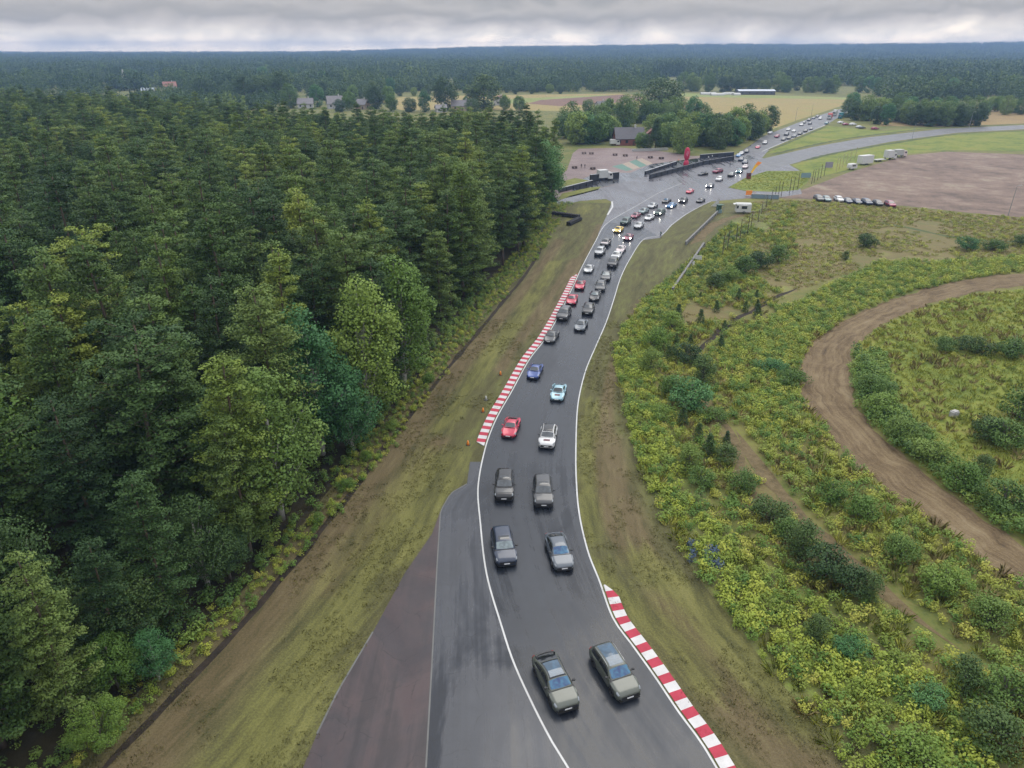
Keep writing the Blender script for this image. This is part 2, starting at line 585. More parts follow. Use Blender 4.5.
# old reddish and grey asphalt beside the track
poly_sheet('old_road', [(180, 900), (303, 768), (317, 734), (338, 691), (373, 632), (405, 573), (432, 534), (440.5, 511), (437, 566), (432, 663), (426, 768), (418, 900)], .018, M_red)
AP_L = [(418, 900), (426, 768), (432, 663), (437, 566), (440.5, 511), (451, 493), (467, 484), (470, 462)]
AP_R = [(648, 900), (567, 768), (513, 663), (485, 566), (479.5, 511), (478.5, 493), (479.5, 484), (482, 462)]
struct('apron_road', strip_mesh('apron_road', Gl(AP_L), Gl(AP_R), .022, M_apron, 4))
struct('road_markings', strip_mesh('road_markings', offset_line(resample(Gl(AP_L[1:7]), 1), .06), offset_line(resample(Gl(AP_L[1:7]), 1), -.06), .03, M_seam))
struct('road_markings', strip_mesh('road_markings', offset_line(resample(Gl([(317, 734), (338, 691), (373, 632)]), 1), .07), offset_line(resample(Gl([(317, 734), (338, 691), (373, 632)]), 1), -.07), .03, M_seam))

# junction, pit area and the track itself
poly_sheet('junction_road', [(598, 234), (607, 215), (612, 202), (606, 199), (580, 201), (560, 206), (552, 204), (570, 196), (610, 186), (640, 177), (690, 164), (735, 155), (760, 139), (774, 144), (762, 158), (789, 164.6), (800, 171), (767, 171), (745, 178), (728, 187.5), (745, 191), (777, 192), (800, 188), (802, 194), (779, 197.5), (745, 198.5), (711, 201.6), (701, 206), (686, 214.8), (672, 225.3), (660, 238), (644, 240)], .024, M_junc)
jn = next(i for i in range(nW) if PX((TR[i][0], TR[i][1], 0))[1] < 236.5 and PX((TL[i][0], TL[i][1], 0))[1] < 226)
struct('track_road', strip_mesh('track_road', TL[:jn + 1], TR[:jn + 1], .028, M_track, 8))
mk = lambda pts, d0, d1, m, z=.034: struct('road_markings', strip_mesh('road_markings', offset_line(pts, d0), offset_line(pts, d1), z, m))
mk(WL, -.02, -.17, M_white)
iend = next(i for i, p in enumerate(WR) if PX((p[0], p[1], 0))[1] < 236)
mk(WR[:iend], .02, .17, M_white)
mk(WR[iend:], .02, .16, M_white)
mk(resample(Gl([(607.5, 215), (612.5, 207), (612, 201.5)]), 1), .25, -.25, M_white)

# striped kerbs, a real step
def kerb(name, line, wd, side, h, label, taper=(3, 3)):
    line = resample(line, .80)
    a = offset_line(line, side * .0)
    b = offset_line(line, side * wd)
    for i in (0, 1, -1, -2):
        pass
    m = MB()
    for i in range(len(line) - 1):
        t0 = min(1, i / taper[0], (len(line) - 1 - i) / taper[1])
        t1 = min(1, (i + 1) / taper[0], (len(line) - 2 - i) / taper[1])
        def P(q, z): return (q[0], q[1], z)
        b0 = (a[i][0] + (b[i][0] - a[i][0]) * max(t0, .12), a[i][1] + (b[i][1] - a[i][1]) * max(t0, .12))
        b1 = (a[i + 1][0] + (b[i + 1][0] - a[i + 1][0]) * max(t1, .12), a[i + 1][1] + (b[i + 1][1] - a[i + 1][1]) * max(t1, .12))
        vs = [P(a[i], .03), P(a[i + 1], .03), P(b1, .03), P(b0, .03), P(a[i], .05), P(a[i + 1], .05), P(b1, h), P(b0, h)]
        fs = [(4, 5, 6, 7), (0, 4, 7, 3), (1, 2, 6, 5), (0, 1, 5, 4), (2, 3, 7, 6)]
        if side > 0:
            pass
        m.add(vs, fs, i % 2)
    me = m.mesh(name, [M_kwhite, M_kred])
    bm = bmesh.new(); bm.from_mesh(me); bmesh.ops.recalc_face_normals(bm, faces=bm.faces); bm.to_mesh(me); bm.free()
    struct(name, me, label)
def cut(line, y0, y1):
    return [p for p in line if y0 <= PX((p[0], p[1], 0))[1] <= y1]
kerb('striped_kerb', offset_line(cut(WR, 582, 900), -.12), 1.0, -1, .10, 'red and white kerb on the inside of the bend', (3, 1.5))
kerb('striped_kerb', offset_line(cut(WL, 273, 448), .12), 1.05, 1, .10, 'red and white kerb on the outer edge of the straight', (.3, 4))

# verge right of the track, with the tyre-worn band
HEDGE_L = [(905, 900), (845, 768), (805, 712), (762, 660), (723, 608), (714, 603), (693, 569), (667, 525), (645, 482), (632, 443), (623, 400), (613, 361), (617, 335), (645, 300), (668, 280), (690, 262), (712, 240), (735, 218), (748, 203)]
ys2 = [900, 850, 800, 768, 740, 700, 660, 620, 580, 540, 500, 470, 440, 410, 380, 350, 320, 300, 280, 260, 240, 225, 212, 203]
VR_L = [(xat(TRACK_R, y) - 2, y) for y in ys2]
VR_R = [(xat(HEDGE_L, y) + 10, y) for y in ys2]
verge(VR_L, VR_R, [([(610, 440), (617, 480), (632, 520), (650, 565)], 1.3), ([(596, 430), (600, 475), (610, 520), (628, 560)], .8), ([(672, 610), (705, 660), (745, 710), (800, 768), (860, 850)], 2.6), ([(640, 300), (620, 350), (607, 400), (608, 440)], .8)],
      [([(590, 570), (625, 600), (665, 630), (705, 680)], 1.6), ([(640, 560), (690, 600), (740, 660), (800, 720)], 1.8), ([(590, 400), (588, 470), (592, 540)], .9)])
def band(name, pts, wd, z, mat):
    c = resample(smooth_line(Gl(pts)), 1.5)
    L, Rr = [], []
    for i, (p, q, r) in enumerate(zip(c, offset_line(c, wd / 2), offset_line(c, -wd / 2))):
        e = min(1, i / 5, (len(c) - 1 - i) / 5)
        k = (.65 + .6 * mnoise.noise(Vector((p[0] * .25, p[1] * .25, wd)))) * max(e, .05)
        k2 = (.65 + .6 * mnoise.noise(Vector((p[0] * .25, p[1] * .25, wd + 9)))) * max(e, .05)
        L.append((p[0] + (q[0] - p[0]) * k, p[1] + (q[1] - p[1]) * k))
        Rr.append((p[0] + (r[0] - p[0]) * k2, p[1] + (r[1] - p[1]) * k2))
    struct(name, strip_mesh(name, L, Rr, z, mat, 2))
M_worn = ground_mat('worn bare soil', [(.38, (.07, .056, .026)), (.5, (.115, .085, .042)), (.62, (.15, .115, .06))], s1=.6, s2=1.5, s3=6.0)
M_lush = ground_mat('lush grass patches', [(.36, (.08, .085, .026)), (.48, (.125, .135, .03)), (.6, (.19, .19, .055))], s1=.3, s2=1.2, s3=7.0)

# bank, heath and meadows to the right
HEDGE_R = [(1230, 900), (1010, 768), (975, 705), (905, 660), (850, 625), (800, 590), (745, 545), (712, 505), (690, 470), (668, 430), (655, 395), (655, 360), (668, 330), (690, 300), (712, 280), (735, 258), (758, 238), (790, 205)]
lb = [(xat(HEDGE_L, y), y) for y in ys2]
rb = [(xat(HEDGE_R, y), y) for y in ys2]
struct('bank_ground', strip_mesh('bank_ground', smooth_line(Gl(lb), 3), smooth_line(Gl(rb), 3), .016, M_bank, 3))
poly_sheet('heath_ground', [(748, 203), (779, 198), (817, 200), (905, 207), (967, 214), (1060, 222), (1060, 262), (960, 268), (880, 262), (800, 290), (760, 309), (733, 322), (700, 350), (720, 420), (760, 480), (810, 520), (790, 545), (700, 470), (655, 360), (690, 300), (712, 280), (735, 250)], .006, M_brown)
poly_sheet('meadow_ground', [(1060, 285), (975, 294), (925, 307), (880, 327), (858, 346), (852, 370), (856, 395), (872, 423), (908, 457), (952, 491), (1060, 565)], .008, M_meadow)
DT_O = [(1120, 268), (1024, 273), (960, 281), (900, 297), (850, 318), (815, 340), (798, 365), (800, 395), (825, 430), (860, 468), (900, 500), (960, 545), (1024, 587), (1140, 655)]
DT_I = [(1120, 277), (1024, 286), (975, 293), (925, 306), (880, 326), (857, 346), (849, 370), (853, 395), (869, 424), (905, 459), (950, 494), (1000, 529), (1035, 553), (1160, 625)]
def ragged(pts, o):
    return [(x + .8 * mnoise.noise(Vector((x * .35, y * .35, o))), y + .8 * mnoise.noise(Vector((x * .35, y * .35, o + 3)))) for x, y in pts]
struct('dirt_path', strip_mesh('dirt_path', ragged(smooth_line(Gl(DT_O), 20), 1.1), ragged(smooth_line(Gl(DT_I), 20), 5.3), .03, M_dirt, 6))
band('ditch_ground', [(690, 362), (709, 341), (733, 321), (756, 309), (780, 296), (800, 287)], 1.5, .02, M_ditch)
band('bare_ground', [(735, 430), (760, 468), (790, 505), (830, 545), (880, 590), (960, 650)], 2.6, .022, M_worn)
band('bare_ground', [(700, 395), (735, 440), (745, 480), (790, 545), (860, 600)], 1.8, .024, M_worn)
band('ditch_ground', [(60, 820), (120, 750), (190, 680), (270, 592), (330, 520), (385, 447), (440, 378), (490, 318), (530, 268), (552, 228)], 1.0, .024, M_ditch)

# paddock, islands, lots and roads further off
poly_sheet('paddock_ground', [(567, 170), (573, 153), (578.7, 148.8), (622, 147.6), (660, 151), (692, 156), (735, 155), (690, 164.5), (640, 177.5), (610, 186.5), (570, 196), (552, 203), (545, 190)], .014, M_plaza)
poly_sheet('junction_road', [(572, 183), (600, 172), (630, 173), (652, 164), (700, 158), (735, 155.5), (690, 165), (640, 178), (600, 188), (572, 195)], .018, M_apron)
poly_sheet('grass_ground', [(557, 200), (562, 193.5), (590, 187.5), (601, 186.5), (598, 190), (575, 196)], .024, M_lush)
poly_sheet('grass_ground', [(556, 183), (575, 178), (592, 181), (575, 187), (556, 190)], .024, M_lush)
for q, mt in (([(612, 166.5), (622, 164), (633, 169.6), (626, 171)], M_green), ([(622, 164), (629, 161.8), (640, 167.6), (633, 169.6)], M_sandpaint), ([(629, 161.8), (636, 159.6), (647, 165.4), (640, 167.6)], M_green), ([(636, 159.6), (642, 158.2), (653, 163.4), (647, 165.4)], M_sandpaint)):
    poly_sheet('pavement', q, .022, mt)
poly_sheet('grass_ground', [(728.7, 187.5), (745, 178), (767, 171), (800, 171), (812, 174), (807, 183), (798, 190), (777, 192), (745, 190.5)], .03, M_meadow)
poly_sheet('gravel_ground', [(797, 192), (850, 172), (906, 155.5), (947, 151.7), (1024, 154.5), (1080, 157), (1080, 224), (1024, 217.7), (967, 212.6), (906, 206), (850, 202.5), (817, 199.5), (779, 198)], .02, M_gravel)
poly_sheet('road', [(757, 160), (815, 146.6), (865.5, 137.7), (942, 128.8), (1024, 125), (1120, 121), (1120, 125.5), (1024, 129.3), (957, 132.8), (891, 141.7), (827.5, 154), (789, 164.8), (770, 170), (750, 172)], .028, M_far)
poly_sheet('road', [(744, 152), (760, 138), (775, 131.5), (798.7, 122.4), (822, 114.6), (836, 110), (848, 107.5), (852, 109.5), (838, 117.5), (825.6, 125.4), (810, 131.6), (783, 143), (762, 152)], .03, M_far)
mk(resample(Gl([(762, 151.5), (783, 142.6), (810, 131.3), (825, 125.2)]), 3), .2, -.2, M_whitedim, .036)
poly_sheet('grass_ground', [(766, 154), (785, 144), (812, 132.5), (828, 126), (880, 131), (940, 127), (865, 136), (815, 145)], .008, M_meadow)
poly_sheet('grass_ground', [(792, 165), (828, 155), (892, 142.5), (958, 133.5), (1080, 128), (1080, 152), (947, 150), (906, 154), (850, 169), (815, 178)], .008, M_meadow)
poly_sheet('meadow_field', [(676, 93), (760, 95), (846, 97.5), (850, 103), (826, 111), (798, 120), (770, 130), (735, 135), (690, 118)], .006, M_field)
poly_sheet('meadow_field', [(676, 93), (760, 95), (846, 97.5), (846, 99.5), (760, 98), (676, 96.5)], .01, M_green_field)
poly_sheet('meadow_field', [(380, 101), (400, 97.2), (440, 95.8), (520, 94.8), (620, 93.5), (645, 97), (642, 108), (560, 111), (480, 110), (400, 110)], .006, M_field)
poly_sheet('meadow_field', [(455, 103), (520, 98.5), (600, 95), (620, 95), (560, 99.5), (520, 103), (470, 106)], .01, M_green_field)
poly_sheet('ploughed_field', [(528, 103.6), (540, 100), (622, 94.6), (642, 97), (640, 101), (560, 106.2)], .014, M_plough)
poly_sheet('stubble_field', [(905, 110), (1080, 104), (1080, 122), (1024, 123.5), (942, 127), (880, 126), (880, 119)], .006, M_tan)

band('ditch_ground', [(800, 161.5), (835, 153.5), (893, 143.2), (958, 134.2), (1030, 130.5), (1100, 128)], 3.4, .034, M_wet)
band('ditch_ground', [(770, 155), (815, 144.6), (865, 136), (942, 127.4), (1030, 123.6)], 3.0, .034, M_wet)
band('ditch_ground', [(768, 150), (786, 143.8), (812, 132.6), (826, 127)], 2.0, .034, M_wet)
band('ditch_ground', [(830, 215), (900, 226), (960, 238), (1030, 242), (1100, 240)], 2.4, .02, M_wet)
band('grass_ground', [(800, 240), (850, 232), (920, 236), (980, 230), (1060, 236)], 5, .018, M_brown)
band('grass_ground', [(760, 262), (800, 250), (860, 258), (930, 250)], 5, .018, M_brown)
band('grass_ground', [(690, 245), (720, 222), (760, 212), (820, 210)], 4, .018, M_worn)
# wooded ridge on the skyline
def crest(px):
    return float(np.interp(px, [-700, 0, 330, 430, 520, 650, 800, 1000, 1200, 2000], [2, 0, 3, 22, 36, 44, 49, 57, 58, 55]))
def hill_z(x, y):
    px = 512 + 711 * x / max(y, 1)
    k = min(1.0, max(0.0, (y - 2300) / 2600))
    k = k * k * (3 - 2 * k)
    return crest(px) * k * (1 + .10 * mnoise.noise(Vector((x / 700, y / 900, 1.0)))) - 4 * (1 - k)
vs, fs = [], []
HX, HY = np.linspace(-8600, 8600, 110), np.linspace(1500, 6500, 34)
for y in HY:
    for x in HX:
        vs.append((x, y, hill_z(x, y) - (2 if y < 1700 else 0)))
for j in range(len(HY) - 1):
    for i in range(len(HX) - 1):
        a = j * len(HX) + i
        fs.append((a, a + 1, a + 1 + len(HX), a + len(HX)))
M_hill = ground_mat('wooded hill', [(.4, (.028, .045, .02)), (.6, (.05, .065, .026))], s1=.004, s2=.02, s3=.2)
struct('hills', mesh_of('hills', vs, fs, [M_hill], smooth=True))
# ------------------------------------------------------------------ plants
M_bark_pine = simple('pine bark', (.11, .078, .055), .85, var=.7, scale=5.0)
M_bark_grey = simple('grey bark', (.13, .115, .095), .85, var=.6, scale=5.0)
M_bark_birch = simple('pale birch bark', (.42, .40, .36), .7, var=.6, scale=4.0)
PINE = [(.25, (0.036, 0.072, 0.021)), (.42, (0.059, 0.110, 0.028)), (.56, (0.093, 0.151, 0.034)), (.68, (0.144, 0.206, 0.044)), (.80, (0.201, 0.251, 0.056))]
M_needle_dark = foliage_mat('dark pine needles', [(p, (c[0] * .80, c[1] * .86, c[2] * .98)) for p, c in PINE], .30)
M_needle = foliage_mat('pine needles', PINE, .30)
M_needle_pale = foliage_mat('yellowish pine needles', [(p, (c[0] * 1.22, c[1] * 1.15, c[2] * .95)) for p, c in PINE], .30)
M_leaf = foliage_mat('broad leaves', [(.2, (0.058, 0.115, 0.029)), (.5, (0.101, 0.175, 0.037)), (.8, (0.182, 0.250, 0.051))], .35)
M_leaf_fresh = foliage_mat('fresh green leaves', [(.2, (0.075, 0.148, 0.027)), (.5, (0.127, 0.214, 0.037)), (.8, (0.216, 0.286, 0.055))], .35)
M_leaf_blue = foliage_mat('blue green leaves', [(.2, (.038, .11, .040)), (.5, (.065, .17, .056)), (.8, (.115, .235, .075))], .35)
M_leaf_dark = foliage_mat('dark leaves', [(.2, (0.033, 0.070, 0.023)), (.5, (0.055, 0.101, 0.030)), (.8, (0.092, 0.144, 0.039))], .35)
M_bramble = foliage_mat('yellow green bramble leaves', [(.2, (.13, .185, .030)), (.40, (.20, .265, .038)), (.58, (.275, .335, .046)), (.78, (.36, .385, .06))], .12, nmix=.5)
M_herb = foliage_mat('meadow herbs', [(.2, (.125, .175, .032)), (.42, (.235, .28, .045)), (.58, (.335, .35, .056)), (.75, (.40, .37, .09))], .06, nmix=.65)
M_dry = foliage_mat('dry grass', [(.2, (.16, .14, .05)), (.5, (.26, .21, .08)), (.8, (.36, .30, .13))], .06)
M_grass = foliage_mat('verge grass blades', [(.2, (.10, .105, .03)), (.5, (.18, .17, .05)), (.8, (.26, .25, .07))], .08, nmix=.6)
M_blue_flower = foliage_mat('blue grey flower heads', [(.3, (.06, .09, .14)), (.7, (.10, .15, .24))], .5)


class Leaves:
    """many small leaf faces with soft shading directions"""

    def __init__(self, rg):
        self.r = rg
        self.P, self.N = [], []

    def clump(self, c, rad, n, size, up=.5, shell=.55, aspect=1.0, tilt=.5):
        r = self.r
        d = r.normal(size=(n, 3))
        d /= np.linalg.norm(d, axis=1)[:, None]
        q = shell + (1 - shell) * r.random(n) ** .5
        c, rad = np.array(c), np.array(rad)
        pos = c + d * rad * q[:, None]
        nrm = d / rad * rad.mean() + np.array([0, 0, up]) + r.normal(size=(n, 3)) * .35
        nrm /= np.linalg.norm(nrm, axis=1)[:, None]
        # leaf plane: loosely along the surface
        pl = nrm + r.normal(size=(n, 3)) * tilt
        pl /= np.linalg.norm(pl, axis=1)[:, None]
        a = np.cross(pl, r.normal(size=(n, 3)))
        a /= np.linalg.norm(a, axis=1)[:, None]
        b = np.cross(pl, a)
        s = size * (.65 + .7 * r.random(n))[:, None]
        quad = np.stack([pos + a * s * .5 * aspect, pos + b * s * .34, pos - a * s * .5 * aspect, pos - b * s * .34], 1)
        self.P.append(quad)
        self.N.append(np.repeat(nrm[:, None, :], 4, 1))

    def blades(self, c, rad, n, h, wd):
        r = self.r
        ang = r.random(n) * 6.283
        rr = rad * np.sqrt(r.random(n))
        base = np.array(c) + np.stack([rr * np.cos(ang), rr * np.sin(ang), np.zeros(n)], 1)
        lean = np.stack([np.cos(ang), np.sin(ang), np.zeros(n)], 1) * (.25 + .6 * r.random(n))[:, None] * h
        hh = h * (.6 + .5 * r.random(n))
        a2 = r.random(n) * 6.283
        sd = np.stack([np.cos(a2), np.sin(a2), np.zeros(n)], 1) * wd
        up = np.stack([np.zeros(n), np.zeros(n), hh], 1)
        quad = np.stack([base - sd * .5, base + sd * .5, base + lean * .55 + up * .75 + sd * .35, base + lean + up - sd * .05], 1)
        nn = lean / h + np.array([0, 0, .9])
        nn /= np.linalg.norm(nn, axis=1)[:, None]
        gn = np.cross(quad[:, 1] - quad[:, 0], quad[:, 2] - quad[:, 0])
        fl = (gn * nn).sum(1) < 0
        quad[fl] = quad[fl][:, ::-1]
        self.P.append(quad)
        self.N.append(np.repeat(nn[:, None, :], 4, 1))

    def mesh(self, name, mat):
        P = np.concatenate(self.P).reshape(-1, 3)
        N = np.concatenate(self.N).reshape(-1, 3)
        nq = len(P) // 4
        me = bpy.data.meshes.new(name)
        me.vertices.add(len(P))
        me.vertices.foreach_set('co', P.astype(np.float32).ravel())
        me.loops.add(nq * 4)
        me.loops.foreach_set('vertex_index', np.arange(nq * 4, dtype=np.int32))
        me.polygons.add(nq)
        me.polygons.foreach_set('loop_start', np.arange(nq, dtype=np.int32) * 4)
        me.polygons.foreach_set('loop_total', np.full(nq, 4, np.int32))
        me.polygons.foreach_set('use_smooth', [True] * nq)
        me.materials.append(mat)
        me.update()
        me.validate()
        me.normals_split_custom_set_from_vertices(N.astype(np.float32))
        return me


def trunk_mesh(name, pts, radii, limbs, mat, n=7):
    m = MB()
    m.tube(pts, radii, n)
    for lp, lr in limbs:
        m.tube(lp, lr, 4)
    return m.mesh(name, [mat], smooth=True)


def pine(seed, h=21.0, rmax=2.9, base=.36, shape='ovoid', whorls=17, dens=1.0, leaf=.30):
    """tall pine: bare lower trunk, tiers of flat needle pads on slightly rising limbs"""
    r = np.random.default_rng(seed)
    lv = Leaves(r)
    bend = r.normal(size=2) * .35
    def axis(t): return np.array([bend[0] * t * t + .12 * math.sin(t * 5 + seed), bend[1] * t * t, h * t])
    tp = [axis(t) for t in np.linspace(0, .985, 8)]
    tr = [.24 * (1 - .88 * t) + .03 for t in np.linspace(0, 1, 8)]
    limbs = []
    for k in range(whorls):
        t = base + (1 - base) * ((k + .4 * r.random()) / whorls)
        u = (t - base) / (1 - base)
        if shape == 'cone':
            rad = rmax * (1.02 - u) ** .60 * min(1, .55 + 2.2 * u)
        elif shape == 'round':
            rad = rmax * math.sqrt(max(.03, 1 - abs(u * 1.75 - .80) ** 2.2))if u < .98 else .5
        else:
            rad = rmax * max(.22, (1 - u ** 2.6)) * min(1, .5 + 1.9 * u)
        nb = int(r.integers(4, 7)) if u < .85 else 4
        a0 = r.random() * 6.28
        for j in range(nb):
            if r.random() < .20:
                continue
            a = a0 + 6.283 * j / nb + r.normal() * .3
            L = rad * (.65 + .5 * r.random())
            rise = (.10 + .35 * u) * L + r.normal() * .15
            o = axis(t)
            tip = o + np.array([math.cos(a) * L, math.sin(a) * L, rise])
            mid = o + (tip - o) * .55 + np.array([0, 0, -.10 * L])
            if L > .8:
                limbs.append(([o, mid, tip], [.055 * (1.2 - u), .035, .012]))
            npad = 3 if L > 2.2 else (2 if L > 1.1 else 1)
            for q in range(npad):
                f = 1.0 - .36 * q + r.normal() * .06
                c = o + (tip - o) * f + r.normal(size=3) * np.array([.25, .25, .12])
                s = (.66 + .36 * r.random()) * (1.0 if u < .8 else .8) * (.55 + .16 * rmax)
                n = int((112 if q == 0 else 80) * dens)
                lv.clump(c, (s, s, s * .40), n, leaf, up=1.15, shell=.3, aspect=1.15, tilt=.45)
    lv.clump(axis(.985) + np.array([0, 0, .2]), (.85, .85, .8), int(80 * dens), leaf, up=.8, shell=.2)
    return lv, tp, tr, limbs


def broadleaf(seed, h=12.0, rmax=3.6, base=.22, nclump=34, per=110, leaf=.30, upright=1.0, csize=1.25):
    r = np.random.default_rng(seed)
    lv = Leaves(r)
    tp = [np.array([.1 * math.sin(t * 4 + seed) * h * .08, .1 * math.cos(t * 3 + seed) * h * .06, h * t]) for t in np.linspace(0, .8, 6)]
    tr = [.022 * h * (1 - .8 * t) + .02 for t in np.linspace(0, 1, 6)]
    limbs = []
    cz, hz = h * (base + 1) / 2, h * (1 - base) / 2
    for k in range(nclump):
        d = r.normal(size=3)
        d /= np.linalg.norm(d)
        q = .30 + .70 * r.random() ** .5
        taper = 1 - .30 * max(0, d[2]) * upright
        c = np.array([d[0] * rmax * q * taper, d[1] * rmax * q * taper, cz + d[2] * (hz - csize * .5) * q])
        s = csize * (.7 + .6 * r.random())
        lv.clump(c, (s, s, s * .75), per, leaf, up=.8, shell=.5)
        if k % 2 == 0:
            o = np.array([0, 0, max(h * base * .8, c[2] - .45 * h * (1 - base))])
            limbs.append(([o, o + (c - o) * .5 + np.array([0, 0, .2]), c], [.012 * h * .6, .03, .012]))
    return lv, tp, tr, limbs


def proto(kind, maker, leafmat, bark):
    lv, tp, tr, limbs = maker
    return {'crown': lv.mesh(kind + ' crown', leafmat), 'trunk': trunk_mesh(kind + ' trunk', tp, tr, limbs, bark)}


PINES = []
for i, (sh, nm, hh, rm, bs, wh) in enumerate([('ovoid', 'full', 21, 3.6, .16, 17), ('cone', 'pointed', 22, 3.6, .10, 18), ('round', 'round-topped', 20, 3.8, .22, 15), ('ovoid', 'slender', 23, 3.0, .16, 19), ('cone', 'broad pointed', 20, 4.2, .08, 17), ('ovoid', 'broad', 21, 4.2, .20, 16)]):
    p = proto('pine', pine(100 + i, hh, rm, bs, sh, wh, 1.0, .23), M_needle, M_bark_pine)
    p['nm'] = nm
    p['h'] = hh
    PINES.append(p)
BROAD = []
for i, (nm, hh, rm, up, mt, bk) in enumerate([('rounded', 13, 4.4, .6, M_leaf, M_bark_grey), ('upright', 15, 3.4, 1.4, M_leaf_fresh, M_bark_birch), ('spreading', 12, 5.2, .3, M_leaf_dark, M_bark_grey), ('pyramid-shaped', 15, 3.7, 2.2, M_leaf_blue, M_bark_grey), ('loose', 14, 4.0, 1.0, M_leaf, M_bark_birch)]):
    p = proto('leafy tree', broadleaf(300 + i, hh, rm, .10, 72, 190, .25, up, 1.35), mt, bk)
    p['nm'] = nm
    p['h'] = hh
    BROAD.append(p)
SHRUBS = []
for i, (nm, hh, rm, mt) in enumerate([('rounded', 2.6, 1.5, M_leaf), ('upright', 3.4, 1.2, M_leaf_dark), ('low spreading', 1.8, 1.9, M_leaf_fresh), ('bushy', 2.4, 1.7, M_leaf_blue)]):
    p = proto('shrub', broadleaf(500 + i, hh, rm, .0, 34, 90, .15, .8, .60), mt, M_bark_grey)
    p['nm'] = nm
    SHRUBS.append(p)
r_ = np.random.default_rng(77)
YOUNG = []
for i in range(2):   # young spruces on the heath
    lv = Leaves(r_)
    H_ = 2.6
    for k in range(11):
        u = k / 10
        for j in range(6):
            a = 6.28 * j / 6 + k
            L = .85 * (1 - u) + .1
            lv.clump((math.cos(a) * L * .7, math.sin(a) * L * .7, .2 + H_ * .92 * u), (.3, .3, .2), 16, .16, up=.5, shell=.3)
    YOUNG.append({'crown': lv.mesh('young spruce crown', M_leaf_dark), 'trunk': trunk_mesh('young spruce trunk', [(0, 0, 0), (0, 0, H_)], [.06, .01], [], M_bark_grey), 'nm': 'young'})


def tint_all(obj, mat):
    obj.material_slots[0].link = 'OBJECT'
    obj.material_slots[0].material = mat


def plant(name, pr, loc, s, rz, label, cat, group, leafmat=None, sz=None):
    t = thing(name, label, cat, loc, rz, group)
    t.scale = (s, s, s * (sz or 1))
    c = link('crown', pr['crown'], t)
    link('trunk', pr['trunk'], t)
    if leafmat is not None:
        tint_all(c, leafmat)
    return t


# ---- scatter for what nobody could count
SRC = bpy.data.collections.new('plant_kinds')


def join_proto(name, meshes):
    """one mesh with trunk and crown for scattering (kept outside the scene)"""
    bm = bmesh.new()
    me = bpy.data.meshes.new(name)
    V, Fc, Mi, Nn = [], [], [], []
    mats = []
    for m in meshes:
        b = len(V)
        V += [tuple(v.co) for v in m.vertices]
        Fc += [tuple(i + b for i in p.vertices) for p in m.polygons]
        Mi += [len(mats)] * len(m.polygons)
        Nn += [tuple(c.vector) for c in m.corner_normals]
        mats += list(m.materials)
    bm.free()
    me.from_pydata(V, [], Fc)
    for x in mats:
        me.materials.append(x)
    me.polygons.foreach_set('material_index', Mi)
    me.polygons.foreach_set('use_smooth', [True] * len(me.polygons))
    me.update()
    me.normals_split_custom_set(Nn)
    return me


NCOL = 0


def scatter(name, metas, pts, label, smin=.8, smax=1.2, tilt=.08, weights=None, seed=3, scales=None):
    """one object of kind stuff: instances of the given meshes at the given points"""
    global NCOL
    rg = np.random.default_rng(seed)
    n = len(pts)
    NCOL += 1
    col = bpy.data.collections.new('plant_kinds_%d' % NCOL)
    for i, m in enumerate(metas):
        col.objects.link(bpy.data.objects.new('kind_%02d_%02d' % (NCOL, i), m))
    me = bpy.data.meshes.new(name)
    me.vertices.add(n)
    me.vertices.foreach_set('co', np.asarray(pts, np.float32).ravel())
    def attr(nm, ty, prop, data):
        a = me.attributes.new(nm, ty, 'POINT')
        a.data.foreach_set(prop, data)
    rot = np.stack([rg.normal(size=n) * tilt, rg.normal(size=n) * tilt, rg.random(n) * 6.283], 1)
    attr('rot', 'FLOAT_VECTOR', 'vector', rot.astype(np.float32).ravel())
    sc = scales if scales is not None else smin + (smax - smin) * rg.random(n)
    attr('scl', 'FLOAT', 'value', np.asarray(sc, np.float32))
    if weights is not None:
        weights = np.asarray(weights, float) / np.sum(weights)
    ix = rg.choice(len(metas), n, p=weights)
    attr('idx', 'INT', 'value', ix.astype(np.int32))
    me.update()
    o = link(name, me)
    o['kind'] = 'stuff'
    o['label'] = label
    ng = bpy.data.node_groups.new(name + ' scatter', 'GeometryNodeTree')
    ng.interface.new_socket('Geometry', in_out='INPUT', socket_type='NodeSocketGeometry')
    ng.interface.new_socket('Geometry', in_out='OUTPUT', socket_type='NodeSocketGeometry')
    gi, go = ng.nodes.new('NodeGroupInput'), ng.nodes.new('NodeGroupOutput')
    ci = ng.nodes.new('GeometryNodeCollectionInfo')
    ci.inputs['Collection'].default_value = col
    ci.inputs['Separate Children'].default_value = True
    ci.inputs['Reset Children'].default_value = True
    ip = ng.nodes.new('GeometryNodeInstanceOnPoints')
    ip.inputs['Pick Instance'].default_value = True
    def na(nm, ty):
        a = ng.nodes.new('GeometryNodeInputNamedAttribute')
        a.data_type = ty
        a.inputs['Name'].default_value = nm
        return a.outputs['Attribute']
    L = ng.links.new
    L(gi.outputs[0], ip.inputs['Points'])
    L(ci.outputs[0], ip.inputs['Instance'])
    L(na('idx', 'INT'), ip.inputs['Instance Index'])
    er = ng.nodes.new('FunctionNodeEulerToRotation')
    L(na('rot', 'FLOAT_VECTOR'), er.inputs[0])
    L(er.outputs[0], ip.inputs['Rotation'])
    L(na('scl', 'FLOAT'), ip.inputs['Scale'])
    L(ip.outputs[0], go.inputs[0])
    md = o.modifiers.new('scatter', 'NODES')
    md.node_group = ng
    return o


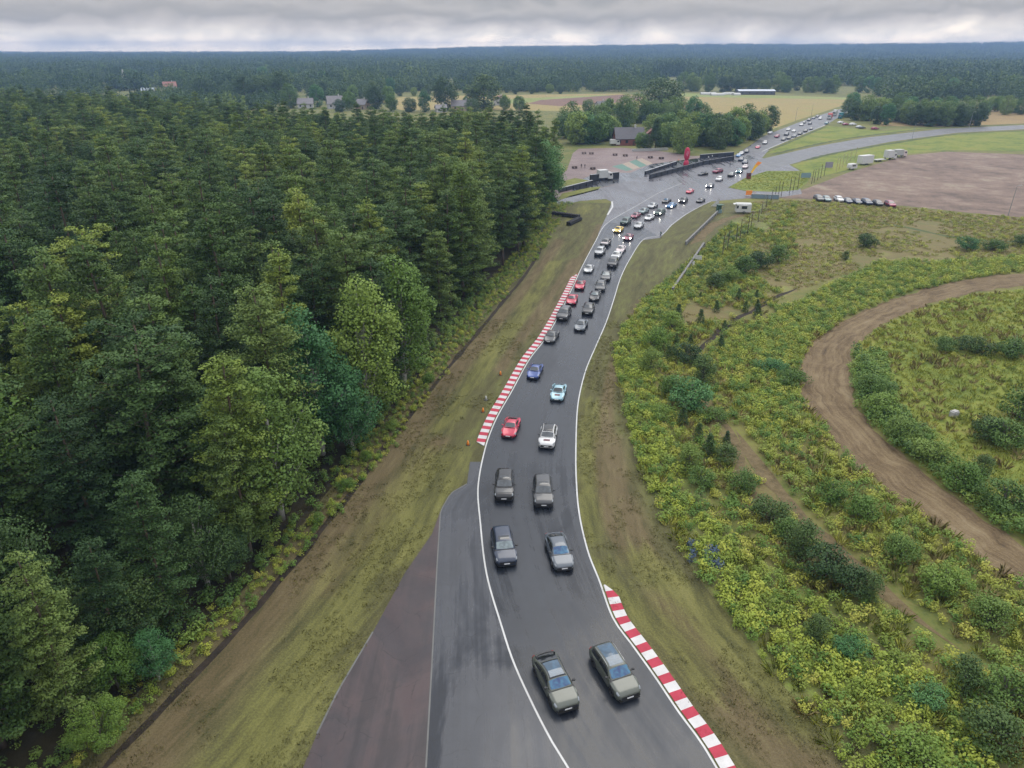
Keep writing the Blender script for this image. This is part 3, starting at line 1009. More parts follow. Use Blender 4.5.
def inside(poly, X, Y):
    res = np.zeros(len(X), bool)
    n = len(poly)
    j = n - 1
    for i in range(n):
        xi, yi, xj, yj = poly[i][0], poly[i][1], poly[j][0], poly[j][1]
        c = ((yi > Y) != (yj > Y)) & (X < (xj - xi) * (Y - yi) / (yj - yi + 1e-12) + xi)
        res ^= c
        j = i
    return res


def jitter(poly, step, seed=1, jit=.42):
    rg = np.random.default_rng(seed)
    xs, ys = [p[0] for p in poly], [p[1] for p in poly]
    gx, gy = np.meshgrid(np.arange(min(xs), max(xs), step), np.arange(min(ys), max(ys), step))
    gx = gx + (np.arange(gx.shape[0])[:, None] % 2) * step * .5
    X = gx.ravel() + rg.uniform(-jit, jit, gx.size) * step
    Y = gy.ravel() + rg.uniform(-jit, jit, gx.size) * step
    k = inside(poly, X, Y)
    return X[k], Y[k]


def nz2(X, Y, s, o=0.0):
    return np.array([mnoise.fractal(Vector((x * s + o, y * s, o)), 1.0, 2.0, 3) for x, y in zip(X, Y)])


def dist_line(line, X, Y):
    P = np.array([(p[0], p[1]) for p in line])
    d = np.full(len(X), 1e9)
    for a, b in zip(P[:-1], P[1:]):
        ab = b - a
        t = np.clip(((X - a[0]) * ab[0] + (Y - a[1]) * ab[1]) / (ab @ ab + 1e-9), 0, 1)
        d = np.minimum(d, np.hypot(X - a[0] - t * ab[0], Y - a[1] - t * ab[1]))
    return d


# ------------------------------------------------------------------ the pine forest
ORD = ['first', 'second', 'third', 'fourth', 'fifth', 'sixth', 'seventh', 'eighth', 'ninth', 'tenth', 'eleventh', 'twelfth', 'thirteenth', 'fourteenth', 'fifteenth', 'sixteenth', 'seventeenth', 'eighteenth', 'nineteenth', 'twentieth']
EDGE = resample(smooth_line(fe), 2.0)
FX, FY = jitter(FOREST_POLY, 6.2, 5, .38)
dE = dist_line(EDGE, FX, FY)
keep = (dE > 1.8)
FX, FY, dE = FX[keep], FY[keep], dE[keep]
LMK = [(655, 'the grey-green SUVs'), (548, 'the navy SUV'), (488, 'the black SUV'), (428, 'the red car'), (385, 'the pale blue car'), (335, 'the long kerb'), (290, 'the kerb end'), (250, 'the white cars'), (215, 'the tyre barriers'), (180, 'the paddock')]
LMY = [(float(G(560, y).y), n) for y, n in LMK]
def landmark(y):
    return min(LMY, key=lambda q: abs(q[0] - y))[1]
TONES = [('dark', M_needle_dark), ('green', M_needle), ('yellowish', M_needle_pale)]
rgf = np.random.default_rng(8)
tone_i = np.where(nz2(FX, FY, .03) + rgf.normal(size=len(FX)) * .22 > .27, 2, np.where(nz2(FX, FY, .03, 7.0) + rgf.normal(size=len(FX)) * .25 > .05, 1, 0))
kind_i = rgf.integers(0, len(PINES), len(FX))
scl = .90 + .36 * rgf.random(len(FX))
cand = []
for i in range(len(FX)):
    q = PX((FX[i], FY[i], 17.0 * scl[i]))
    if q and -25 < q[0] < 1024 and 60 < q[1] < 790:
        cand.append((math.hypot(FX[i], FY[i]), i))
cand.sort()
# a few leafy trees stand in the front of the wood; they take the place of pines near them
LEAFY = [(322, 455, 1, 1.25, M_leaf_blue, 'bright blue-green leafy tree at the forest edge, lower than the pines behind it'),
         (370, 425, 1, 1.35, M_leaf_fresh, 'pale green birch-like tree at the forest edge level with the red sports car'),
         (405, 385, 1, 1.3, M_leaf_fresh, 'light green slim leafy tree just behind the ditch level with the blue cars'),
         (282, 520, 4, 1.2, M_leaf, 'hanging leafy tree at the dark forest edge level with the black SUVs'),
         (352, 452, 4, .8, M_leaf_blue, 'small leafy tree tucked under the bright blue-green one at the forest edge'),
         (120, 690, 0, .42, M_leaf_fresh, 'low fresh green sapling in the shade at the near end of the forest'),
         (160, 680, 4, .36, M_leaf_blue, 'small blue-green sapling beside the ditch near the forest end'),
         (105, 745, 2, .34, M_leaf_fresh, 'spreading green sapling at the near tip of the ditch'),
         (230, 580, 0, .45, M_leaf_dark, 'dark low leafy tree in the deep shade beside the ditch'),
         (545, 215, 3, 1.5, M_leaf_blue, 'tall dark leafy tree at the far corner of the forest by the tyre barriers'),
         (520, 225, 3, 1.45, M_leaf_dark, 'tall dark tree second from the far corner of the forest'),
         (118, 655, 2, .70, M_leaf_dark, 'dark spreading leafy tree in the shade second from the ditch end'),
         (208, 588, 4, .70, M_leaf_dark, 'loose dark leafy tree in the shade fourth from the ditch end'),
         (40, 660, 1, .9, M_leaf_dark, 'taller dark leafy tree within the near forest tip'),
         (15, 560, 1, 1.5, M_leaf_fresh, 'pale-tipped birch rising inside the near forest')]
lf_pos = [G(x, y) for x, y, *_ in LEAFY]
taken = set()
for i in range(len(FX)):
    for p, L_ in zip(lf_pos, LEAFY):
        if L_[3] > .6 and math.hypot(FX[i] - p.x, FY[i] - p.y) < 3.6:
            taken.add(i)
ind = [i for _, i in cand if i not in taken][:285]
ind_set = set(ind)
used_labels = {}
for i in ind:
    row = int(min(9, dE[i] // 5.3))
    size = 'tall ' if scl[i] > 1.15 else ('short ' if scl[i] < 1.0 else '')
    nm = PINES[kind_i[i]]['nm']
    where = 'at the ditch' if dE[i] < 5.3 else '%s row from the ditch' % ORD[row]
    lab = '%s%s %s pine %s level with %s' % (size, TONES[tone_i[i]][0], nm, where, landmark(FY[i]))
    plant('pine_tree', PINES[kind_i[i]], (FX[i], FY[i], 0), float(scl[i]), float(rgf.random() * 6.28), lab, 'pine tree', 'pines of the forest beside the track', TONES[tone_i[i]][1], float(.82 + .18 * rgf.random()))
for (x, y, k, s, mt, lab), p in zip(LEAFY, lf_pos):
    plant('leafy_tree', BROAD[k], (p.x, p.y, 0), s, x * .7, lab, 'tree', 'leafy trees along the forest', mt)
for x_, y_, k_, s_, l_ in [(80, 722, 1, .66, 'young pointed pine nearest the ditch end, foliage down to the ground'), (172, 625, 4, .72, 'young broad pine at the ditch in the deep shade of the near forest'), (252, 556, 0, .70, 'young full pine at the ditch beside the hanging leafy tree'), (125, 668, 4, .6, 'short young pine between the spreading saplings near the ditch end')]:
    p = G(x_, y_)
    plant('pine_tree', PINES[k_], (p.x, p.y, 0), s_, x_, l_, 'pine tree', 'young pines at the ditch', M_needle_dark)
rest = [i for i in range(len(FX)) if i not in ind_set and i not in taken and not (FY[i] < 33 and FX[i] > -34)]
PJ = []
for t_, mt in TONES:
    for p in PINES:
        c = p['crown'].copy()
        c.materials[0] = mt
        PJ.append(join_proto('pine', [p['trunk'], c]))
pts = [(FX[i], FY[i], 0) for i in rest]
wts = np.array([.30] * 6 + [.42] * 6 + [.28] * 6)
scatter('forest', PJ, pts, 'the rest of the dense pine forest reaching back towards the village', .86, 1.12, .02, wts / wts.sum(), 4)

# ------------------------------------------------------------------ ground cover
def tuft(seed, n, h, wd, rad, mat):
    lv = Leaves(np.random.default_rng(seed))
    lv.blades((0, 0, 0), rad, n, h, wd)
    return lv.mesh('tuft', mat)


def herb(seed, n, rad, hh, leaf, mat, parts=5):
    r = np.random.default_rng(seed)
    lv = Leaves(r)
    for k in range(parts):
        a = r.random() * 6.28
        q = rad * .6 * r.random() ** .5
        s = rad * (.35 + .3 * r.random())
        lv.clump((math.cos(a) * q, math.sin(a) * q, hh * (.35 + .4 * r.random())), (s, s, hh * .42), n // parts, leaf, up=1.5, shell=.5, tilt=.4)
    return lv.mesh('herb', mat)


T_grass = [tuft(i, 30, .22, .05, .42, M_grass) for i in range(3)]
T_tall = [tuft(20 + i, 44, .75, .07, .45, M_herb) for i in range(3)]
T_dry = [tuft(30 + i, 40, .85, .06, .40, M_dry) for i in range(2)]
T_bram = [herb(40 + i, 150, .75, .95, .19, M_bramble) for i in range(4)]
T_herb = [herb(50 + i, 130, .65, .75, .16, M_herb) for i in range(4)]
T_green = [herb(60 + i, 150, .75, .95, .17, M_leaf_fresh) for i in range(3)]
T_dark = [herb(70 + i, 150, .8, 1.1, .17, M_leaf) for i in range(3)]
T_blue = [herb(80, 120, .6, .9, .15, M_blue_flower)]


def pts_in(poly_px, step, seed, zmin=-9, freq=.05, off=0.0, world=False):
    poly = poly_px if world else Gl(poly_px)
    X, Y = jitter(poly, step, seed, .48)
    if zmin > -5:
        v = nz2(X, Y, freq, off)
        k = v > zmin
        X, Y = X[k], Y[k]
    return X, Y


def P3(X, Y): return np.stack([X, Y, np.zeros(len(X))], 1)


def near(px_list, line_w, X, Y):
    return dist_line(Gl(px_list), X, Y) < line_w


# corridors that stay open (dirt track, paths, ditch)
DTpoly = Gl(DT_O + DT_I[::-1])
PATHS = [([(735, 430), (760, 468), (790, 505), (830, 545), (880, 590), (960, 650)], 1.2), ([(700, 395), (735, 440), (745, 480), (790, 545), (860, 600)], .8), ([(690, 362), (709, 341), (733, 321), (756, 309), (780, 296), (800, 287)], .8)]


def open_ok(X, Y):
    k = ~inside(DTpoly, X, Y)
    for px, wd in PATHS:
        k &= dist_line(Gl(px), X, Y) > wd
    return k


BANK = [(x, y) for x, y in HEDGE_L if y < 760 or True] + HEDGE_R[::-1]
X, Y = pts_in(BANK, .80, 21)
# the near part of the bank is all bramble; higher up it is a narrow bright band along the verge
hedge_line = Gl(HEDGE_L)
dH = dist_line(hedge_line, X, Y)
nzv = nz2(X, Y, .10, 3.0)
wb = 4.6 + 2.0 * nzv + np.where(Y < G(0, 560).y, 12, 0) * 1.0
k = (dH < wb) & (Y < G(0, 285).y) & (X < G(1230, 900).x + 40)
nb = nz2(X, Y, .16, 11.0) + .4 * nz2(X, Y, .5, 2.0)
kb = k & (nb > -.22)
scatter('bramble_undergrowth', T_bram + T_green[:1], P3(X[kb], Y[kb]), 'bright yellow-green bramble thicket on the bank beside the verge', .55, 1.35, .15, np.array([.20, .20, .20, .20, .20]), 6)
kb = k & (nb <= -.22)
scatter('bank_undergrowth', T_herb + T_tall + T_green + T_bram[:1] + T_dry[:1], P3(X[kb], Y[kb]), 'greener weeds and tall grass between the brambles on the bank', .5, 1.3, .2, np.array([.10] * 4 + [.10] * 3 + [.06] * 3 + [.08, .04]), 16)
k2 = (~k) & (nzv > -.45) & (Y < G(0, 225).y)
scatter('bank_undergrowth', T_herb + T_tall + T_dark, P3(X[k2], Y[k2]), 'mixed weeds and tall grass on the bank behind the brambles', .6, 1.25, .15, np.array([.14] * 4 + [.08] * 3 + [.0667] * 3), 7)
# everything between bank and dirt track, and the heath
X, Y = pts_in([(x + 4, y) for x, y in HEDGE_R] + [(795, 205)] + [(797, 287), (850, 318), (815, 340), (798, 365), (800, 395), (825, 430), (860, 468), (900, 500), (960, 545), (1024, 587), (1160, 670), (1300, 900)], .95, 22)
k = open_ok(X, Y)
X, Y = X[k], Y[k]
v = nz2(X, Y, .06, 5.0)
hz = Y > G(0, 325).y
k = (v > -.9) & (~hz | (v > -.05)) & ~((X < G(712, 330).x) & hz)
scatter('meadow_undergrowth', T_herb + T_tall + T_green + T_dry, P3(X[k], Y[k]), 'lush weeds and grasses between the bank and the dirt track', .7, 1.3, .15, np.array([.12] * 4 + [.07] * 3 + [.08] * 3 + [.035] * 2), 8)
# belt above the dirt track curve
X, Y = pts_in([(740, 330), (800, 300), (880, 262), (960, 262), (1100, 250), (1100, 270), (1024, 272), (960, 280), (900, 296), (850, 317), (812, 340), (797, 365), (798, 395), (770, 440), (735, 400), (715, 360)], .95, 23)
k = open_ok(X, Y)
X, Y = X[k], Y[k]
v = nz2(X, Y, .05, 9.0)
k = v > -2
scatter('meadow_undergrowth', T_herb + T_bram + T_green, P3(X[k], Y[k]), 'bright herb belt above the bend of the dirt track', .75, 1.35, .15, np.array([.12] * 4 + [.07] * 4 + [.08] * 3), 9)
# heath
X, Y = pts_in([(748, 203), (790, 200), (905, 208), (967, 214), (1080, 222), (1080, 252), (960, 263), (880, 262), (800, 290), (733, 322), (700, 345), (668, 330), (690, 290), (720, 262), (740, 235)], 1.15, 24)
v = nz2(X, Y, .035, 2.0) + .35 * nz2(X, Y, .2, 5.0)
k = v > -.35
T_low = [tuft(96 + i, 34, .30, .07, .6, M_dry if i == 2 else M_herb) for i in range(3)]
scatter('heath_grass', T_low + T_herb[:2], P3(X[k], Y[k]), 'thin dry grass and weeds on the brown heath', .5, 1.3, .15, np.array([.26, .26, .30, .09, .09]), 10)
# meadow inside the dirt track
X, Y = pts_in([(1100, 285), (975, 294), (925, 307), (880, 327), (857, 346), (850, 370), (854, 395), (870, 424), (906, 458), (951, 493), (1000, 529), (1035, 553), (1160, 620)], .95, 25)
v = nz2(X, Y, .045, 4.0)
dI = dist_line(Gl(DT_I), X, Y)
ed = (dI < 3.2 + 5 * np.clip(v + .2, 0, 1)) & (Y < G(0, 355).y)
scatter('meadow_undergrowth', T_dark + T_green, P3(X[ed], Y[ed]), 'dark green shrubby weeds along the inner edge of the dirt track', .9, 1.7, .15, None, 11)
k = (~ed) & (v + .5 * nz2(X, Y, .25, 3.0) > .0)
scatter('meadow_grass', T_tall + T_herb + T_bram[:1] + T_dry, P3(X[k], Y[k]), 'yellow-green meadow grass inside the bend of the dirt track', .35, .85, .15, np.array([.16] * 3 + [.06] * 4 + [.10] + [.09] * 2), 12)
T_short = [tuft(90 + i, 34, .34, .06, .55, M_herb) for i in range(3)]
v2 = v + .5 * nz2(X, Y, .25, 3.0)
k = (~ed) & (v2 <= .0)
scatter('meadow_grass', T_short + T_dry[:1], P3(X[k], Y[k]), 'short bright grass between the weeds of the meadow', .6, 1.2, .12, np.array([.3, .3, .3, .1]), 13)
X, Y = pts_in([(728.7, 188), (745, 178.5), (767, 171.5), (800, 171.5), (811, 174), (806, 183), (797, 190), (777, 191.6)], 1.4, 26)
scatter('verge_grass', T_short, P3(X, Y), 'grass of the island between the lanes', .5, 1.0, .1, None, 14)
# short grass on the two verges
for nm, L_, R_, sd_ in (('verge_grass', LV, RV, 31), ('verge_grass', VR_L, VR_R, 32)):
    pl = [(a[0] + 2, a[1]) for a in L_] + [(a[0] - 7, a[1]) for a in R_[::-1]]
    pl = [p for p in pl if p[1] > 300]
    X, Y = pts_in(pl, .46, sd_)
    v = nz2(X, Y, .12, 1.0) + nz2(X, Y, .5, 6.0) * .5
    old = Gl([(180, 900), (303, 768), (338, 691), (405, 573), (440, 511), (470, 462), (485, 440), (600, 900)])
    k = (v > .0) & ~inside(old, X, Y)
    scatter(nm, T_grass, P3(X[k], Y[k]), 'short patchy grass on the verge ' + ('between forest and track' if sd_ == 31 else 'between track and brambles'), .25, .65, .1, None, sd_)
# weeds along the ditch and at the forest edge
X, Y = pts_in([(x + 30, y) for x, y in FOREST_EDGE] + [(x - 12, y) for x, y in FOREST_EDGE[::-1]], .8, 33)
dd = dist_line(EDGE, X, Y)
v = nz2(X, Y, .12, 8.0)
k = (dd < 3.0 + 1.6 * v) & (v > -.5)
scatter('ditch_undergrowth', T_herb + T_bram[:2] + T_green, P3(X[k], Y[k]), 'yellow-green weeds lining the ditch at the forest edge', .35, .85, .15, None, 34)
X, Y = jitter(FOREST_POLY, 1.5, 35)
k = (Y < 140) & (dist_line(EDGE, X, Y) < 22)
scatter('forest_undergrowth', T_dark + T_green[:1], P3(X[k], Y[k]), 'dark undergrowth below the pines', .6, 1.4, .15, np.array([.3, .3, .3, .1]), 36)
# blue flower patch on the bank
X, Y = pts_in([(690, 545), (712, 548), (722, 562), (716, 572), (700, 566), (684, 560)], .9, 37)
scatter('blue_flowers_undergrowth', T_blue, P3(X, Y), 'bluish flowering weeds in the brambles', .7, 1.1, .15, None, 38)

# single shrubs and young trees on the bank, heath and meadow
SHR = [  # x, y (foot in the photo), kind, size, colour, label
    (655, 348, 0, 1.7, M_leaf_fresh, 'tall bright green shrub at the top end of the bramble bank'),
    (672, 330, 0, 1.5, M_leaf_fresh, 'rounded light shrub behind the far tip of the bramble bank'),
    (650, 372, 1, 1.3, M_leaf, 'mid green shrub in the upper bramble bank nearest the track'),
    (686, 362, 3, 1.5, M_leaf_dark, 'dark bushy shrub on the red-brown ground below the guard walls'),
    (702, 384, 1, 1.5, M_leaf_dark, 'dark pointed shrub standing alone at the upper bank'),
    (690, 408, 3, 2.0, M_leaf_blue, 'large dark blue-green shrub at the widest part of the upper bank'),
    (672, 395, 0, 1.3, M_leaf, 'rounded shrub touching the large dark blue-green one'),
    (660, 418, 2, 1.1, M_leaf_fresh, 'low light shrub in the bramble bank level with the red sports car'),
    (712, 420, 2, 1.1, M_leaf, 'low spreading shrub beside the bare path, upper end'),
    (688, 470, 1, 1.3, M_leaf, 'slim shrub on the bank level with the black SUVs'),
    (700, 485, 3, 1.2, M_leaf, 'bushy shrub in the middle of the bank by the brown hollow'),
    (724, 462, 0, 1.2, M_leaf_dark, 'dark rounded shrub beside the bare path'),
    (742, 490, 0, 1.3, M_leaf, 'green shrub between the two bare paths'),
    (770, 520, 3, 1.5, M_leaf_dark, 'dark bushy shrub below the bare paths'),
    (800, 556, 1, 1.5, M_leaf_dark, 'dark upright shrub at the lower bank above the brambles'),
    (822, 575, 3, 1.7, M_leaf_dark, 'wide dark shrub at the lower bank above the brambles'),
    (850, 592, 0, 1.4, M_leaf_dark, 'dark shrub at the lower end of the dark row on the bank'),
    (868, 600, 1, 1.1, M_leaf_dark, 'small dark shrub ending the dark row on the bank'),
    (788, 540, 0, 1.2, M_leaf, 'rounded shrub at the upper end of the dark row on the bank'),
    (815, 640, 1, .95, M_leaf_dark, 'small dark slim shrub standing up from the brambles'),
    (848, 655, 3, 1.0, M_leaf_blue, 'blue-green shrub standing up from the brambles'),
    (926, 705, 3, 1.0, M_leaf_blue, 'blue-green bush at the near end of the brambles'),
    (985, 745, 0, 1.6, M_leaf_dark, 'big dark bush at the near end of the meadow'),
    (1000, 700, 3, 1.5, M_leaf, 'green bush above the big dark one near the meadow end'),
    (962, 690, 1, 1.2, M_leaf_dark, 'dark shrub between the brambles and the bare ground'),
    (905, 760, 2, 1.6, M_leaf_fresh, 'wide pale grassy bush at the lower edge of the brambles'),
    (866, 247, 3, 1.7, M_leaf_dark, 'dark round bush alone on the far heath'),
    (966, 250, 3, 1.6, M_leaf_blue, 'dark blue-green bush on the heath below the gravel lot'),
    (992, 250, 2, 1.6, M_leaf, 'lower bush beside the dark blue-green one on the heath'),
    (1020, 246, 3, 1.4, M_leaf_dark, 'bush on the heath at the end of the row below the gravel lot'),
    (845, 260, 1, .7, M_leaf_dark, 'tiny dark shrub on the heath'),
    (1000, 445, 3, 1.9, M_leaf, 'large bush in the meadow below the white stone'),
    (1018, 420, 0, 1.9, M_leaf, 'large rounded bush in the meadow beside the white stone'),
    (985, 440, 0, 1.6, M_leaf_dark, 'dark bush in the meadow facing the white stone'),
    (980, 478, 1, 1.1, M_leaf_dark, 'small dark bush in the meadow under the large ones'),
    (868, 395, 0, 1.5, M_leaf, 'bush at the inner edge of the dirt track, at the bend'),
    (880, 415, 3, 1.5, M_leaf_fresh, 'lighter bush second along the inner edge of the dirt track'),
    (900, 440, 0, 1.6, M_leaf, 'bush third along the inner edge of the dirt track'),
    (930, 462, 3, 1.7, M_leaf, 'wide bush fourth along the inner edge of the dirt track'),
    (960, 488, 0, 1.7, M_leaf_fresh, 'light bush fifth along the inner edge of the dirt track'),
    (1000, 510, 3, 1.9, M_leaf, 'large bush sixth along the inner edge of the dirt track'),
    (975, 352, 2, 1.6, M_leaf_dark, 'low dark bush in the meadow above the white stone'),
    (1010, 355, 2, 1.7, M_leaf, 'low bush at the meadow edge above the white stone'),
    (945, 350, 2, 1.3, M_leaf, 'small low bush at the start of the meadow row'),
    (790, 385, 2, 1.4, M_leaf, 'greyish low bush in the herb belt by the bend'),
    (770, 372, 2, 1.3, M_leaf_blue, 'blue-green low bush in the herb belt by the bend'),
    (830, 500, 3, 1.3, M_leaf_fresh, 'fresh bush at the outer edge of the dirt track'),
    (860, 520, 0, 1.4, M_leaf_fresh, 'second fresh bush at the outer edge of the dirt track'),
    (900, 560, 0, 1.4, M_leaf, 'green bush at the outer edge of the dirt track, lower part'),
    (940, 590, 3, 1.5, M_leaf_fresh, 'fresh wide bush at the outer edge of the dirt track, lower part'),
    (985, 625, 0, 1.4, M_leaf, 'bush lowest along the outer edge of the dirt track'),
    (760, 268, 3, 1.9, M_leaf_dark, 'broad dark bush on the heath behind the tall post row'),
    (745, 275, 0, 1.9, M_leaf, 'rounded bush on the heath touching the broad dark one'),
    (778, 262, 0, 1.8, M_leaf, 'bush on the heath at the far end of the bush row'),
    (728, 282, 3, 1.6, M_leaf, 'bush on the heath in the middle of the bush row'),
    (715, 288, 0, 1.4, M_leaf_dark, 'bush on the heath at the near end of the bush row'),
]
for x, y, k, s, mt, lab in SHR:
    p = G(x, y)
    plant('shrub', SHRUBS[k], (p.x, p.y, 0), s * (.80 if y > 430 else .9), x * 1.3, lab, 'shrub', 'shrubs on the meadow and bank', mt)
# hedge plants along the forest ditch
for j, (x, y, k, s) in enumerate([(318, 523, 3, .5), (345, 488, 2, .6), (366, 460, 0, .5), (392, 428, 2, .6), (428, 382, 0, .6)]):
    p = G(x, y)
    plant('shrub', SHRUBS[k], (p.x, p.y, 0), s, x * 1.3, '%s yellow-green shrub along the forest ditch counting from its near end' % ORD[j], 'shrub', 'shrubs along the ditch', M_leaf_fresh)
YS = [(700, 300), (678, 318), (716, 312), (724, 330), (757, 318), (738, 300), (690, 345), (700, 325), (668, 360), (756, 300), (757, 308), (720, 350), (745, 312), (676, 345), (682, 425), (698, 440), (726, 445), (708, 455)]
for j, (x, y) in enumerate(YS):
    p = G(x, y)
    plant('young_spruce', YOUNG[j % 2], (p.x, p.y, 0), .6 + .5 * ((j * 37) % 10) / 10, j, 'small dark young spruce scattered on the red-brown ground above the bank', 'young tree', 'young spruces on the bare heath')

# ------------------------------------------------------------------ far trees
def low_tree(seed, h, rm, mat, n=26, per=26, leaf=.95, conif=False):
    r = np.random.default_rng(seed)
    lv = Leaves(r)
    for k in range(n):
        d = r.normal(size=3)
        d /= np.linalg.norm(d)
        if conif:
            u = r.random()
            a = r.random() * 6.28
            R_ = rm * (1 - u) ** .8 * .8
            c = (math.cos(a) * R_, math.sin(a) * R_, h * (.2 + .78 * u))
        else:
            c = (d[0] * rm * .72, d[1] * rm * .72, h * .56 + d[2] * h * .34)
        s = rm * (.30 + .16 * r.random())
        lv.clump(c, (s, s, s * .8), per, leaf, up=.5, shell=.6)
    me = lv.mesh('far tree', mat)
    m = MB()
    m.tube([(0, 0, 0), (0, 0, h * .6)], [.3, .12], 5)
    return join_proto('far tree', [m.mesh('stem', [M_bark_grey]), me])


FT = [low_tree(1, 14, 5.2, M_leaf_dark), low_tree(2, 17, 5.4, M_leaf), low_tree(3, 12, 5.6, M_leaf), low_tree(4, 19, 4.4, M_needle_dark, conif=True), low_tree(5, 18, 4.0, M_needle, conif=True), low_tree(6, 13, 4.8, M_leaf_fresh)]


def wood_patch(seed, n, size, hmin, hmax):
    """a dense piece of far-off wood"""
    r = np.random.default_rng(seed)
    lv = Leaves(r)
    for k in range(n):
        x, y = r.uniform(-size / 2, size / 2, 2)
        h = r.uniform(hmin, hmax)
        rm = r.uniform(2.6, 4.2) if seed % 3 == 1 else r.uniform(3.6, 6.2)
        for j in range(5):
            u = j / 4
            rr = rm * (1.05 - .75 * u if seed % 3 == 1 else 1.25 * math.sqrt(max(.08, 1 - (u * 1.6 - .75) ** 2)))
            lv.clump((x + r.normal() * .8, y + r.normal() * .8, h * (.30 + .62 * u)), (rr, rr, h * .16), 13, 2.0, up=.5, shell=.6)
    return lv.mesh('wood patch', M_needle_dark if seed % 3 == 1 else M_leaf_dark)


WP = [wood_patch(i, 26, 40, 9, 22) for i in range(6)]
rgw = np.random.default_rng(40)
pts, sc = [], []
HOUSE_PX = [(336, 620), (363, 620), (306, 630), (462, 610), (500, 660), (171, 880), (149, 830), (90, 960), (131, 1000)]
def add_band(px0, px1, d0, d1, n, s0=.9, s1=1.25):
    for _ in range(n):
        px = rgw.uniform(px0, px1)
        d = math.exp(rgw.uniform(math.log(d0), math.log(d1)))
        if any(abs(px - hx) < 11000 / d and hd - 130 < d < hd + 40 for hx, hd in HOUSE_PX):
            continue
        x = (px - 512) / 711 * d
        pts.append((x, d, max(0, hill_z(x, d)) - 1.0))
        sc.append(rgw.uniform(s0, s1))
add_band(-250, 1280, 2500, 6200, 6500, 1.0, 1.5)
add_band(-250, 1280, 4600, 5600, 1500, 1.0, 1.5)
add_band(-260, 640, 1750, 2900, 1700)
add_band(-260, 440, 1250, 1800, 420, .8, 1.2)
add_band(-260, 645, 850, 1800, 900, .6, 1.05)
add_band(-260, 390, 560, 900, 150, .45, .75)
add_band(400, 660, 1300, 1900, 420, .8, 1.2)
add_band(640, 1300, 1350, 2600, 1500)
add_band(680, 1300, 1000, 1500, 330, .9, 1.25)
add_band(860, 1350, 700, 1050, 170, .7, 1.0)
add_band(-350, -40, 470, 1200, 120)
scatter('far_woods', WP, pts, 'wooded country fading into the haze as far as the skyline ridge', tilt=0, seed=41, scales=sc)

FARCNT = {}
def far_tree(x, y, k, s, label, group, mat=None, name='broadleaf_tree', wide=1.0):
    p = G(x, y)
    t = thing(name, label, 'tree', (p.x, p.y, 0), x * .9 + y, group)
    t.scale = (s * wide, s * wide, s)
    m = FTP[k]
    link('trunk', m['trunk'], t)
    c = link('crown', m['crown'], t)
    if mat is not None:
        tint_all(c, mat)
    return t


FTP = []
for i, (h, rm, mt, cf) in enumerate([(14, 5.2, M_leaf_dark, 0), (17, 5.4, M_leaf, 0), (12, 5.6, M_leaf, 0), (19, 4.2, M_needle_dark, 1), (13, 4.6, M_leaf_fresh, 0), (16, 4.6, M_leaf_blue, 0)]):
    r = np.random.default_rng(600 + i)
    lv = Leaves(r)
    for k in range(54):
        d = r.normal(size=3)
        d /= np.linalg.norm(d)
        if cf:
            u = r.random(); a = r.random() * 6.28; R_ = rm * (1 - u) ** .8 * .8
            c = (math.cos(a) * R_, math.sin(a) * R_, h * (.15 + .82 * u))
        else:
            c = (d[0] * rm * .80, d[1] * rm * .80, h * .47 + d[2] * h * .40)
        s = rm * (.34 + .16 * r.random())
        lv.clump(c, (s, s, s * .8), 85, .60, up=.8, shell=.5)
    FTP.append({'crown': lv.mesh('tree crown', mt), 'trunk': trunk_mesh('tree trunk', [(0, 0, 0), (.1, 0, h * .3), (0, .1, h * .7)], [.3, .22, .08], [([(0, 0, h * .25), (rm * .5, 0, h * .5)], [.12, .04]), ([(0, 0, h * .3), (-rm * .5, rm * .2, h * .55)], [.12, .04])], M_bark_grey)})
MT_NAME = ['dark', 'mid green', 'rounded green', 'pointed dark', 'light green', 'blue-green']

def grove(pxs, group, where, seed, kinds=(0, 1, 2, 4, 5), s0=.8, s1=1.15):
    rg = np.random.default_rng(seed)
    pxs = sorted(pxs)
    for j, (x, y) in enumerate(pxs):
        k = int(rg.choice(kinds))
        lab = '%s %s tree %s' % (ORD[j], MT_NAME[k], where)
        far_tree(x, y, k, float(rg.uniform(s0, s1)), lab, group)

# tree group between paddock and fields
rgq = np.random.default_rng(51)
def line_px(pts, n, jx, jy, seed):
    rg = np.random.default_rng(seed)
    q = resample(pts, 1.0)
    ii = np.linspace(0, len(q) - 1, n).astype(int)
    return [(q[i][0] + rg.normal() * jx, q[i][1] + rg.normal() * jy) for i in ii]
grove(line_px([(566, 136), (575, 143), (600, 142), (612, 140)], 11, 2, 2.5, 1), 'trees behind the paddock', 'from the forest behind the paddock', 61, s0=.9, s1=1.25)
grove(line_px([(600, 126), (640, 124), (680, 122), (700, 121)], 12, 3, 2, 2), 'trees behind the house', 'from the forest in the row behind the dark-roofed house', 62, s0=.9, s1=1.2)
grove(line_px([(662, 146), (690, 147), (720, 146), (735, 143)], 14, 2, 2, 3), 'trees above the pit wall', 'from the house in the front row above the pit wall', 63, s0=.9, s1=1.2)
grove(line_px([(655, 138), (700, 139), (740, 137), (764, 135)], 13, 2, 2, 4), 'trees in the second row above the pit wall', 'from the house in the back row above the pit wall', 64, s0=.9, s1=1.2)
far_tree(655, 150, 3, .75, 'slim dark conifer standing in front of the house beside the plaza', 'single trees near the paddock')
far_tree(752, 140, 0, 1.0, 'dense dark round tree at the road end of the pit wall rows', 'single trees near the paddock')
far_tree(735, 146, 5, .85, 'tall narrow blue-green tree near the road end of the pit wall rows', 'single trees near the paddock')
